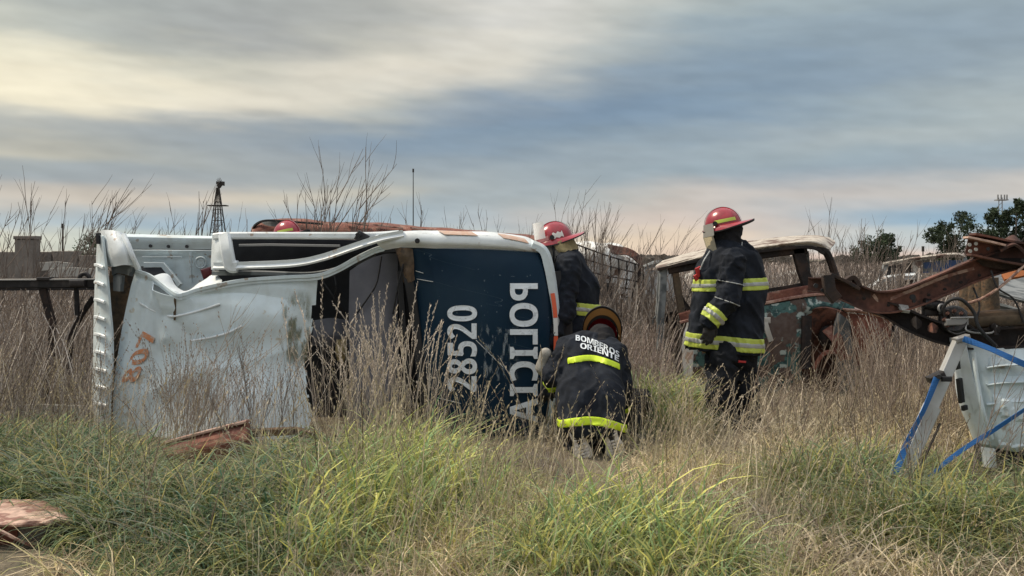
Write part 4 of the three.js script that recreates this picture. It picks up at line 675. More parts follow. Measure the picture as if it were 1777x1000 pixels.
// ---------------------------------------------------------------- prop pole, straps and the white hulk they hold
{
  const D = 6.3, P = (x, y, dd = 0) => W(x, y, D + dd), R = (...a) => a.map((p) => P(...p)), Z = V(0, 0, 1);
  const pole = thing('prop_pole', 'pale grey square prop leaning under the raised chassis', 'prop', P(1560, 850, -0.1).setY(0));
  part('shaft', bar(R([1558, 840, -0.15], [1618, 705, -0.08]), 0.088, 0.07, { up: Z }), M.strut, pole);
  part('inner_shaft', bar(R([1614, 712, -0.08], [1667, 590, 0.0]), 0.07, 0.055, { up: Z }), M.strut, pole);
  part('collar', place(hull(0.095, 0.035, 0.085, 0.008), P(1624, 654, -0.06), 0, 0, 0.44), M.darkSteel, pole);
  part('pin', [place(new THREE.CylinderGeometry(0.013, 0.013, 0.16, 10), P(1630, 652, -0.1), Math.PI / 2, 0, 0.4), place(hull(0.06, 0.03, 0.03, 0.008), P(1643, 658, -0.14))], M.black, pole);
  part('head', place(hull(0.09, 0.03, 0.08, 0.008), P(1668, 588, 0.0), 0, 0, 0.3), M.galv, pole);
  part('edge_shadow_groove', bar(R([1632, 735, -0.13], [1590, 828, -0.18]), 0.012, 0.01, { up: Z }), M.darkSteel, pole);
  const st = (name, pts, w, label) => { const b = pts[0].clone().setY(0); solo(name, [sweep(pts, rect(w, 0.004, 0.2), { n: 24, lin: false, up: Z, twist: (k) => Math.PI / 2 * 0 + 0.5 * Math.sin(k * 5) })], M.strap, label, 'strap', null, b); };
  st('ratchet_strap', R([1672, 588, -0.08], [1720, 606, -0.1], [1777, 632, -0.12], [1850, 662, -0.12]), 0.036, 'blue ratchet strap crossing the top of the white hulk from the prop head');
  st('ratchet_strap', R([1612, 830, -0.2], [1650, 796, -0.2], [1690, 768, -0.22], [1720, 750, -0.24], [1777, 712, -0.26], [1850, 664, -0.26]), 0.026, 'blue ratchet strap running low across the white hulk into the grass');
  st('ratchet_strap', R([1626, 656, -0.14], [1606, 706, -0.18], [1584, 750, -0.2], [1566, 790, -0.22], [1552, 825, -0.24]), 0.038, 'blue ratchet strap lying along the left edge of the grey prop');
  st('ratchet_strap', R([1500, 838, -0.3], [1525, 838, -0.3], [1552, 826, -0.24]), 0.035, 'loose blue strap end in the grass at the foot of the prop');
  const h = thing('white_hulk', 'white stripped vehicle body standing on end under the chassis at the right edge', 'wreck', P(1750, 800, 0.4).setY(0));
  part('panel', sheet([
    R([1658, 586, 0.2], [1690, 600, 0.14], [1730, 606, 0.14], [1800, 600, 0.16], [1870, 600, 0.2]),
    R([1664, 640, 0.2], [1696, 645, 0.12], [1730, 650, 0.06], [1800, 650, 0.06], [1870, 650, 0.1]),
    R([1674, 700, 0.2], [1704, 706, 0.11], [1738, 710, 0.03], [1800, 712, 0.03], [1870, 712, 0.05]),
    R([1698, 762, 0.2], [1714, 768, 0.12], [1745, 772, 0.04], [1800, 770, 0.04], [1870, 768, 0.08]),
    R([1708, 776, 0.22], [1720, 778, 0.16], [1750, 777, 0.1], [1800, 774, 0.1], [1870, 772, 0.14]),
  ], { nu: 50, nv: 50, th: 0.012, bump: 0.014, bf: 6, ang: 22, fold: (u, v) => 0.012 * (Math.abs(((v * 3.2 + 0.1 * Math.sin(u * 7)) % 1) - 0.5) < 0.2 ? 1 : 0) * (u > 0.42 && v < 0.85 ? 1 : 0) + 0.01 * (Math.abs(u - 0.52 - v * 0.06) < 0.03 ? 1 : 0) }), M.whiteDull, h);
  part('side_flange', sheet([R([1646, 586, 0.22], [1656, 588, 0.16], [1676, 596, 0.12]), R([1656, 650, 0.22], [1666, 652, 0.15], [1690, 660, 0.1]), R([1664, 700, 0.22], [1678, 706, 0.15], [1702, 712, 0.09]), R([1690, 764, 0.22], [1704, 770, 0.14], [1714, 772, 0.1])], { nu: 12, nv: 30, th: 0.014, bump: 0.006, bf: 10 }), M.white, h);
  part('fold', sweep(R([1690, 612, 0.08], [1696, 660, 0.05], [1706, 712, 0.03], [1722, 762, 0.06]), circ(0.013, 8), { n: 24, lin: false }), M.whiteDull, h);
  for (const [y, w] of [[638, 1], [668, 1], [702, 0.9]]) part('rib', sweep(R([1712, y, 0.06], [1745, y - 4, 0.035], [1800, y - 6, 0.03]), rect(0.05, 0.01, 0.4), { n: 14, lin: false }), M.whiteDull, h);
  for (const [x, y, hh] of [[1661, 634, 0.05], [1667, 678, 0.15], [1674, 708, 0.03]]) part('slot', place(hull(0.035, hh, 0.03, 0.008), P(x, y, 0.1), 0, 0.5, 0.16), M.black, h);
  part('bottom_bracket', sheet([R([1702, 776, 0.14], [1722, 778, 0.06], [1728, 780, 0.06]), R([1706, 810, 0.14], [1716, 812, 0.06], [1730, 812, 0.08])], { nu: 6, nv: 6, th: 0.01 }), M.white, h);
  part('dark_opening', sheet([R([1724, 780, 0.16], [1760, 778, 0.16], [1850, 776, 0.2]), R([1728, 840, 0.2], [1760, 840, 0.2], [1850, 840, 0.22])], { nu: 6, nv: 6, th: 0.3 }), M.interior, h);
}
// ---------------------------------------------------------------- other wrecks further back
{
  const D = 19, P = (x, y, dd = 0) => W(x, y, D + dd), R = (...a) => a.map((p) => P(...p));
  const t = thing('old_pickup', 'old cream pickup with a blue rear window beyond the rusty frame', 'pickup', P(1600, 586, 0.9).setY(0));
  part('roof', sheet([R([1536, 455, 1.5], [1600, 445, 1.6], [1660, 440, 1.6], [1678, 446, 1.4]), R([1532, 456, 0.1], [1590, 446, 0.0], [1655, 439, 0.0], [1676, 444, 0.1]), R([1534, 460, 0.02], [1590, 452, -0.04], [1655, 447, -0.04], [1674, 450, 0.05])], { nu: 20, nv: 10, th: 0.03 }), M.cream, t);
  part('pillar', [bar(R([1538, 458, 0.1], [1530, 480, 0.1], [1524, 500, 0.1]), 0.08, 0.08), bar(R([1672, 448, 0.05], [1678, 462, 0.05], [1682, 490, 0.05]), 0.1, 0.08)], M.greyPaint, t);
  part('pillar', sheet([R([1584, 454, 0.0], [1600, 453, -0.03]), R([1584, 500, 0.0], [1600, 500, -0.03])], { nu: 4, nv: 6, th: 0.04 }), M.cream, t);
  part('rear_window', sheet([R([1602, 456, 0.03], [1640, 452, 0.0], [1670, 452, 0.04]), R([1602, 474, 0.03], [1640, 472, 0.0], [1673, 470, 0.04])], { nu: 8, nv: 4, th: 0.02 }), M.glassBlue, t);
  part('side_window', sheet([R([1542, 462, 0.2], [1582, 456, 0.2]), R([1538, 482, 0.2], [1582, 480, 0.2])], { nu: 4, nv: 4, th: 0.02 }), M.black, t);
  part('bonnet', sheet([R([1490, 505, 1.2], [1540, 480, 1.2], [1600, 474, 1.2]), R([1500, 506, 0.0], [1535, 480, -0.1], [1590, 474, -0.1]), R([1505, 515, 0.0], [1538, 490, -0.15], [1590, 484, -0.15])], { nu: 16, nv: 10, th: 0.02, bump: 0.02 }), M.white, t);
  part('body', sheet([R([1500, 512, 0.05], [1560, 490, -0.05], [1690, 474, -0.05]), R([1502, 560, 0.0], [1560, 560, -0.08], [1690, 560, -0.08])], { nu: 14, nv: 10, th: 0.05, bump: 0.03 }), M.rustDark, t);
}
{
  const D = 14, P = (x, y, dd = 0) => W(x, y, D + dd), R = (...a) => a.map((p) => P(...p));
  const t = thing('white_wreck', 'crushed white wreck in the weeds behind the wire grid', 'wreck', P(1060, 634, 0.8).setY(0));
  part('body', sheet([R([985, 424, 0.8], [1040, 420, 0.9], [1090, 436, 0.8], [1115, 462, 0.7]), R([984, 432, 0.1], [1040, 430, 0.0], [1090, 446, 0.0], [1118, 472, 0.1]), R([984, 475, 0.0], [1040, 480, -0.08], [1090, 490, -0.05], [1122, 500, 0.1]), R([984, 530, 0.1], [1040, 540, 0.0], [1090, 540, 0.05], [1120, 545, 0.15])], { nu: 30, nv: 24, th: 0.04, bump: 0.07, bf: 4 }), M.whiteRusty, t);
  part('torn_roof', sheet([R([1054, 424, -0.05], [1090, 430, -0.1], [1112, 446, -0.05]), R([1060, 438, -0.12], [1092, 444, -0.15], [1116, 466, -0.1])], { nu: 14, nv: 6, th: 0.02, bump: 0.05, bf: 8 }), M.rust, t);
  part('dark_opening', sheet([R([1046, 490, -0.16], [1066, 492, -0.16]), R([1046, 516, -0.14], [1066, 520, -0.14])], { nu: 4, nv: 4, th: 0.02 }), M.interior, t);
  const D2 = 13.2, G = (u, v) => W(lerp(988, 1116, u) + v * -4, lerp(420, 462, u) + v * lerp(84, 56, u), D2 + u * 0.1);
  const g = thing('wire_grid', 'dark wire grid panel leaning behind the helmeted firefighter at the hood', 'fence panel', W(1050, 640, D2).setY(0));
  for (let i = 0; i <= 9; i++) part('upright_wire', sweep([G(i / 9, 0), G(i / 9 + 0.02, 0.5), G(i / 9 - 0.01, 1)], circ(0.011, 6), { n: 8, lin: false }), M.darkSteel, g);
  for (let j = 0; j <= 4; j++) part('cross_wire', sweep([G(0, j / 4), G(0.5, j / 4 + 0.03), G(1, j / 4)], circ(0.011, 6), { n: 10, lin: false }), M.darkSteel, g);
  for (const u of [0.05, 0.95]) part('stake', bar([G(u, 0), G(u, 1).setY(0)], 0.04, 0.04), M.rustDark, g);
  const b = thing('dark_wreck', 'small dark wreck roof between the wire grid and the rusty pickup', 'wreck', P(1135, 634, 1.5).setY(0));
  part('roof', sheet([R([1116, 462, 2.2], [1140, 455, 2.3], [1165, 460, 2.2]), R([1114, 462, 1.2], [1140, 452, 1.2], [1168, 458, 1.2]), R([1112, 470, 1.1], [1140, 464, 1.1], [1170, 468, 1.1])], { nu: 12, nv: 8, th: 0.03 }), M.greyPaint, b);
  part('body', sheet([R([1112, 470, 1.15], [1170, 468, 1.15]), R([1110, 560, 1.15], [1172, 560, 1.15])], { nu: 6, nv: 6, th: 0.1, bump: 0.03 }), M.strut, b);
}
{ // pale car far out in the field, seen through the pickup's windows
  const D = 34, P = (x, y, dd = 0) => W(x, y, D + dd), R = (...a) => a.map((p) => P(...p));
  for (const [x, lb] of [[1372, 'pale car low in the weeds seen through the rusty pickup rear window'], [1208, 'pale car in the weeds seen through the rusty pickup front window']]) {
    const t = thing('pale_car', lb, 'car', P(x, 526).setY(0));
    part('body', sheet([R([x - 40, 484, 0.4], [x, 470, 0.6], [x + 30, 472, 0.6], [x + 48, 490, 0.4]), R([x - 42, 490, 0.0], [x, 480, -0.1], [x + 30, 482, -0.1], [x + 50, 494, 0]), R([x - 42, 515, 0.0], [x, 518, -0.1], [x + 30, 518, -0.1], [x + 50, 515, 0])], { nu: 16, nv: 10, th: 0.05, bump: 0.02 }), M.pale, t);
    part('window', sheet([R([x - 16, 478, -0.16], [x + 24, 477, -0.16]), R([x - 20, 486, -0.16], [x + 26, 486, -0.16])], { nu: 3, nv: 3, th: 0.03 }), M.black, t);
  }
}
{ // dark steel frame at the left
  const D = 9.5, P = (x, y, dd = 0) => W(x, y, D + dd), R = (...a) => a.map((p) => P(...p)), Z = V(0, 0, 1);
  const t = thing('steel_frame', 'dark steel trailer frame with a flat top rail at the left', 'trailer frame', P(84, 723).setY(0));
  part('top_rail', bar(R([-80, 493, 0], [60, 492, 0], [172, 491, 0]), 0.09, 0.088), M.darkSteel, t);
  part('rail_flange', bar(R([-80, 486.5, -0.0], [60, 485.5, 0], [172, 484.5, 0]), 0.13, 0.012), M.galv, t);
  part('post', bar(R([74, 500, 0], [82, 530, 0.02], [90, 560, 0.02], [88, 620, 0.03], [80, 680, 0.03], [76, 726, 0.03]), 0.065, 0.05, { up: Z }), M.rustDark, t);
  part('post', bar(R([132, 500, 0.1], [133, 520, 0.1], [134, 548, 0.1]), 0.035, 0.04, { up: Z }), M.darkSteel, t);
  part('brace', bar(R([162, 516, 0.2], [140, 548, 0.2], [124, 582, 0.2], [118, 640, 0.2]), 0.045, 0.04, { up: Z }), M.rustDark, t);
  part('ring', place(new THREE.TorusGeometry(0.045, 0.02, 10, 20), P(146, 484, -0.02)), M.darkSteel, t);
  part('bracket', [place(hull(0.14, 0.06, 0.1, 0.012), P(136, 492, -0.05)), place(hull(0.12, 0.03, 0.1, 0.008), P(78, 484, -0.02))], M.darkSteel, t);
  part('far_rail', bar(R([-80, 500, 1.4], [172, 498, 1.4]), 0.06, 0.06), M.darkSteel, t);
}
{ // rusty red trough in the grass in front of the roof
  const D = 7.3, P = (x, y, dd = 0) => W(x, y, D + dd), R = (...a) => a.map((p) => P(...p));
  const t = thing('red_steel_plate', 'rusty red bent steel plate lying in the grass before the crushed roof', 'steel plate', P(360, 800).setY(0));
  part('plate', sheet([R([280, 770, 0.1], [310, 762, 0.05], [370, 746, 0.02], [428, 731, 0.0]), R([284, 790, 0.0], [315, 788, -0.05], [370, 775, -0.08], [428, 765, -0.1]), R([290, 815, 0.05], [320, 815, 0.02], [375, 812, 0.0], [425, 805, -0.02])], { nu: 24, nv: 14, th: 0.02, bump: 0.012, bf: 4 }), M.rustRed, t);
  part('top_lip', sweep(R([278, 770, 0.1], [310, 762, 0.05], [370, 746, 0.02], [430, 731, 0.0]), rect(0.07, 0.02, 0.2), { n: 16, lin: false }), M.rustPale, t);
  part('end_face', sheet([R([428, 731, 0.0], [434, 736, 0.2]), R([428, 765, -0.1], [438, 766, 0.2]), R([425, 805, 0.0], [436, 805, 0.2])], { nu: 4, nv: 8, th: 0.02 }), M.rustRed, t);
  const b = solo('wood_plank', [bar(R([424, 752, 0.4], [510, 748, 0.45], [580, 762, 0.4]), 0.09, 0.05)], M.axle, 'weathered brown plank on the ground below the crushed white roof', 'plank', null, P(500, 790, 0.4).setY(0));
}
{ // rusty car part at the lower left corner
  const D = 5.15, P = (x, y, dd = 0) => W(x, y, D + dd), R = (...a) => a.map((p) => P(...p));
  const t = thing('rusted_drum', 'rusty pink topped steel fender lying in the grass at the lower left corner', 'scrap metal', P(40, 955).setY(0));
  part('top', sheet([R([-60, 878, 0.4], [0, 868, 0.45], [60, 868, 0.4], [98, 880, 0.3]), R([-70, 892, 0.1], [0, 885, 0.15], [70, 886, 0.15], [120, 897, 0.1]), R([-75, 904, -0.02], [0, 905, -0.05], [70, 905, -0.05], [127, 904, 0.0]), R([-75, 909, -0.04], [0, 910, -0.08], [70, 910, -0.07], [126, 908, -0.01])], { nu: 40, nv: 22, th: 0.012, bump: 0.014, bf: 14 }), M.rustPale, t);
  part('torn_lip', sheet([R([78, 893, 0.08], [100, 889, 0.06], [122, 898, 0.03]), R([78, 904, -0.06], [102, 901, -0.06], [126, 904, -0.02])], { nu: 10, nv: 6, th: 0.01, bump: 0.01, bf: 16 }), M.rustPale, t);
  part('side', sheet([R([-70, 910, 0.0], [0, 912, 0.0], [30, 912, 0.0]), R([-70, 960, 0.05], [0, 960, 0.04], [28, 955, 0.05]), R([-70, 1020, 0.1], [0, 1015, 0.1], [24, 1000, 0.1])], { nu: 16, nv: 12, th: 0.02, bump: 0.015, bf: 8 }), M.rustRed, t);
  part('inner_side', sheet([R([28, 911, 0.02], [70, 911, 0.0], [126, 908, 0.05]), R([28, 940, 0.04], [70, 945, 0.03], [128, 930, 0.08]), R([24, 975, 0.1], [70, 985, 0.1], [118, 965, 0.14])], { nu: 16, nv: 10, th: 0.02, bump: 0.012, bf: 9 }), M.concrete, t);
  part('flange', sweep(R([-40, 908, -0.1], [0, 922, -0.12], [32, 938, -0.1], [60, 950, -0.04]), rect(0.02, 0.012), { n: 14, lin: false }), M.rustPale, t);
}
{ // black knobbly tyre half hidden by the kneeling man
  const D = 8.2, c = W(1106, 718, D + 0.1), t = thing('black_tyre', 'black lugged tyre standing in the grass right of the kneeling firefighter', 'tyre', c.clone().setY(0));
  const ring = new THREE.LatheGeometry([[0.1, -0.07], [0.14, -0.085], [0.17, -0.08], [0.185, -0.06], [0.185, 0.06], [0.17, 0.08], [0.14, 0.085], [0.1, 0.07]].map(([x, y]) => new THREE.Vector2(x, y)), 36);
  place(ring, V(0, 0, 0), Math.PI / 2, 0, 0); place(ring, c.clone().setY(0.19), 0, 1.15, 0);
  const ty = part('carcass', boxUV(ring), M.rubber, t);
  for (let i = 0; i < 30; i++) for (const s of [-1, 1]) { const a = i / 30 * 2 * Math.PI, g = hull(0.026, 0.02, 0.06, 0.004); place(g, V(0, 0.19, s * 0.04), 0, s * 0.4, 0); place(g, V(0, 0, 0), 0, 0, a + (s > 0 ? 0.1 : 0)); place(g, c.clone().setY(0.19), 0, 1.15, 0); part('tread_block', g, M.rubber, ty); }
}
// ---------------------------------------------------------------- people
const wrinkle = (f, amp, fx, fy, seed) => (x, y, z) => {
  const d = f(x, y, z); if (d > 0.05 || d < -0.07) return d;
  const n = fbm(x * fx + z * fx * 0.8 + seed, y * fy + x * 4 - z * 3, 3, z * fx + seed), r = 1 - Math.abs(2 * n - 1);
  return d - amp * 1.7 * (r * r * 1.7 - 0.95);
};
const shrink = (list, t) => list.map(([a, b, ra, rb]) => [a, b, Math.max(0.025, ra - t), Math.max(0.025, rb - t)]);
function glove(wrist, dir, palm, curl, mat, parent, left = true, s = 1.12) {   // a gloved hand: palm, four unequal fingers, thumb from the side of the palm
  const Y = dir.clone().normalize(), Z = palm.clone().addScaledVector(Y, -palm.dot(Y)).normalize(), X = Y.clone().cross(Z).multiplyScalar(left ? 1 : -1), at = (x, y, z) => wrist.clone().addScaledVector(X, x * s).addScaledVector(Y, y * s).addScaledVector(Z, z * s);
  const L = [[at(0, -0.05, 0), at(0, 0.01, 0), 0.036 * s, 0.032 * s], [at(-0.02, 0.02, 0), at(-0.022, 0.075, 0), 0.02 * s, 0.019 * s], [at(0.02, 0.02, 0), at(0.022, 0.078, 0), 0.022 * s, 0.02 * s]], fingers = [];
  [[0.031, 0.085, 0.07], [0.011, 0.092, 0.08], [-0.011, 0.088, 0.074], [-0.03, 0.078, 0.058]].forEach(([x, y, len], i) => {
    let p = [x, y, 0.002], a = curl * (0.45 + 0.08 * i); const seg = [0.45, 0.32, 0.26];
    fingers.push([at(x * 0.8, 0.04, 0), at(...p), 0.013 * s, 0.0125 * s]);
    seg.forEach((k, j) => { const q = [p[0] + (x * 0.06), p[1] + Math.cos(a) * len * k, p[2] + Math.sin(a) * len * k]; fingers.push([at(...p), at(...q), (0.0125 - j * 0.0012) * s, (0.0118 - j * 0.0012) * s]); p = q; a += curl * 0.75; });
  });
  const T = [[0.026, 0.018, 0.004], [0.052, 0.048, 0.016], [0.06, 0.075, 0.026], [0.058, 0.095, 0.034]];
  for (let i = 0; i < 3; i++) fingers.push([at(...T[i]), at(...T[i + 1]), (0.0165 - i * 0.0015) * s, (0.015 - i * 0.0015) * s]);
  const f1 = caps(L, 0.02), f2 = caps(fingers, 0.006), f = (x, y, z) => { const a = f1(x, y, z), b = f2(x, y, z), k = 0.008, h = clamp(0.5 + 0.5 * (a - b) / k); return a + (b - a) * h - k * h * (1 - h); };
  return part('glove', nets(f, capBox([...L, ...fingers], 0.015), 0.0055), mat, parent);
}
// firefighter helmet: o origin at the rim centre, Y up through the dome, Z to the front
function helmet(o, fwd, up, parent, opt = {}) {
  const Y = up.clone().normalize(), Z = fwd.clone().addScaledVector(Y, -fwd.dot(Y)).normalize(), X = Y.clone().cross(Z);
  const mat = new THREE.Matrix4().makeBasis(X, Y, Z).setPosition(o), put = (g) => { g.applyMatrix4(mat); return g; };
  const a = 0.118, c = 0.15, b = 0.145;
  const dome = (th, ph, k = 0) => { const r = Math.cos(ph), ridge = 0.006 * Math.exp(-Math.pow(Math.cos(th) * r / 0.09, 2)) * (ph > 0.2 ? 1 : ph / 0.2); return V((a + k) * Math.cos(th) * r, (b + k + ridge) * Math.sin(ph), (c + k) * Math.sin(th) * r); };
  const grid = (f, nu, nv, closeU = false) => { const pos = [], idx = []; for (let j = 0; j <= nv; j++) for (let i = 0; i <= nu; i++) { const p = f(i / nu, j / nv); pos.push(p.x, p.y, p.z); } for (let j = 0; j < nv; j++) for (let i = 0; i < nu; i++) { const q = j * (nu + 1) + i; idx.push(q, q + nu + 1, q + 1, q + 1, q + nu + 1, q + nu + 2); } let g = new THREE.BufferGeometry(); g.setAttribute('position', new THREE.BufferAttribute(new Float32Array(pos), 3)); g.setIndex(idx); g.setAttribute('uv', new THREE.BufferAttribute(new Float32Array(pos.length / 3 * 2), 2)); if (closeU) { g.deleteAttribute('uv'); g = mergeVertices(g, 1e-5); } g.computeVertexNormals(); return boxUV(g); };
  const brimW = (th) => { const s = Math.sin(th); return s > 0 ? lerp(0.03, 0.022, s) : lerp(0.03, 0.105, Math.pow(-s, 1.6)); }, brimDrop = (th, k) => -0.012 * k - 0.03 * k * k * Math.abs(Math.cos(th)) + 0.012 * Math.max(0, -Math.sin(th)) * k;
  const h = part('helmet', [put(grid((u, v) => dome(u * 2 * Math.PI, v * Math.PI / 2), 48, 16, true)), put(grid((u, v) => { const th = u * 2 * Math.PI, k = v, w = brimW(th); return V((a + w * k) * Math.cos(th), brimDrop(th, k) + 0.002, (c + w * k) * Math.sin(th)); }, 64, 5, true))], opt.shell || M.red, parent);
  part('brim_underside', [put(grid((u, v) => { const th = u * 2 * Math.PI, w = brimW(th) + 0.003; return V((a + w * v) * Math.cos(th), brimDrop(th, v) - 0.006, (c + w * v) * Math.sin(th)); }, 64, 5, true)), put(grid((u, v) => { const th = u * 2 * Math.PI, w = brimW(th) + 0.003 - 0.0; return V((a + w) * Math.cos(th), brimDrop(th, 1) + lerp(-0.007, 0.004, v), (c + w) * Math.sin(th)); }, 64, 1, true))], opt.under || M.brimBlack, h);
  if (opt.ring) part('lining', put(grid((u, v) => { const th = u * 2 * Math.PI, w = brimW(th); return V((a + w * lerp(0.3, 0.86, v)) * Math.cos(th), brimDrop(th, lerp(0.3, 0.86, v)) - 0.009, (c + w * lerp(0.3, 0.86, v)) * Math.sin(th)); }, 64, 3, true)), M.lining, h);
  const strip = (t0, t1, p0, p1, m, nm = 'reflective_strip') => part(nm, put(grid((u, v) => dome(lerp(t0, t1, u), lerp(p0, p1, v), 0.003), 14, 3)), m, h);
  if (opt.strip) { strip(-0.95, 0.3, 0.13, 0.32, opt.strip); strip(Math.PI - 0.3, Math.PI + 0.95, 0.13, 0.32, opt.strip); }
  part('crest', put(grid((u, v) => { const t = u * Math.PI, w = (v - 0.5) * 0.02; return V(w, (b + 0.009) * Math.sin(t), (c + 0.006) * Math.cos(t)); }, 24, 2)), opt.shell || M.red, h);
  for (const s of [-1, 1]) part('knob', put(place(new THREE.CylinderGeometry(0.017, 0.02, 0.022, 14), V(s * 0.122, 0.022, 0.04), 0, 0, Math.PI / 2)), M.black, h);
  if (opt.emblem) part('emblem', put(grid((u, v) => { const th = lerp(0.2, -0.42, u), y = lerp(0.06, 0.36, v) + 0.08 * Math.sin(u * 14) * (v - 0.4); return dome(th, y, 0.004); }, 16, 4)), M.visorWhite2 || (M.visorWhite2 = std({ color: lin(0.75, 0.73, 0.7), roughness: 0.5 })), h);
  if (opt.emblem) part('front_band', put(grid((u, v) => dome(lerp(0.45, Math.PI - 0.45, u), lerp(0.03, 0.3, v), 0.003), 24, 4)), M.pinkBand || (M.pinkBand = std({ color: lin(0.5, 0.2, 0.2), roughness: 0.5 })), h);
  const vis = (y0, y1, r0, r1, m, nm = 'visor', span = 1.15) => part(nm, [put(grid((u, v) => { const th = Math.PI / 2 + lerp(-span, span, u), k = lerp(r0, r1, v); return V((a + k) * Math.cos(th) * 1.08, lerp(y0, y1, v), (c + k) * Math.sin(th) - 0.004); }, 28, 6))], m, h);
  if (opt.visor === 'down') { vis(0.03, -0.07, 0.012, 0.034, M.visorGrey, 'visor_mount', 1.2); vis(-0.07, -0.2, 0.034, 0.022, M.visor); }
  if (opt.visor === 'up') part('visor', put(grid((u, v) => { const th = Math.PI / 2 + lerp(-1.0, 1.0, u); return V(0.135 * Math.cos(th), lerp(0.03, 0.17, v), 0.168 * Math.sin(th) - lerp(0, 0.015, v)); }, 24, 4)), M.visorWhite, h);
  return h;
}
// head with a face: skull, jaw, nose, ears, eye sockets, lips (mostly covered by hood and visor)
function headPrims(c, fwd, s = 1) {
  const up = V(0, 1, 0), X = up.clone().cross(fwd).normalize(), at = (x, y, z) => c.clone().addScaledVector(X, x * s).addScaledVector(up, y * s).addScaledVector(fwd, z * s);
  return [[at(0, 0.02, -0.02), at(0, 0.03, 0.02), 0.088 * s, 0.085 * s], [at(0, -0.05, 0.035), at(0, -0.08, 0.06), 0.058 * s, 0.038 * s], [at(0, 0.0, 0.095), at(0, -0.025, 0.112), 0.012 * s, 0.016 * s], [at(-0.022, -0.058, 0.088), at(0.022, -0.058, 0.088), 0.011 * s, 0.011 * s], [at(-0.085, 0.0, -0.005), at(-0.085, -0.035, 0.0), 0.016 * s, 0.011 * s], [at(0.085, 0.0, -0.005), at(0.085, -0.035, 0.0), 0.016 * s, 0.011 * s], [at(-0.032, 0.004, 0.076), at(-0.03, 0.004, 0.078), 0.016 * s, 0.016 * s], [at(0.032, 0.004, 0.076), at(0.03, 0.004, 0.078), 0.016 * s, 0.016 * s]];
}
const slab = (f, off, o, n, h) => (x, y, z) => Math.max(f(x, y, z) - off, Math.abs((x - o.x) * n.x + (y - o.y) * n.y + (z - o.z) * n.z) - h);
const under = (f, o, n) => (x, y, z) => Math.max(f(x, y, z), -((x - o.x) * n.x + (y - o.y) * n.y + (z - o.z) * n.z));   // keep the side n points to
function bandBox(box, o, h) { const b = box.clone(); b.min.y = Math.max(b.min.y, o.y - h); b.max.y = Math.min(b.max.y, o.y + h); return b; }
// a reflective band: lime edges with a silver middle, wrapped on a garment
function band(f, box, o, n, h, parent, mats, cell = 0.009) {
  const lime = mats[0]; n.normalize();
  const b = bandBox(box, o, h + 0.09);
  const m = part('reflective_band', nets(slab(f, 0.007, o, n, h), b, cell, 40), lime, parent);
  if (mats[1]) part('silver_stripe', nets(slab(f, 0.0125, o, n, h * 0.34), b, cell, 40), mats[1], m);
  return m;
}
const up = V(0, 1, 0);
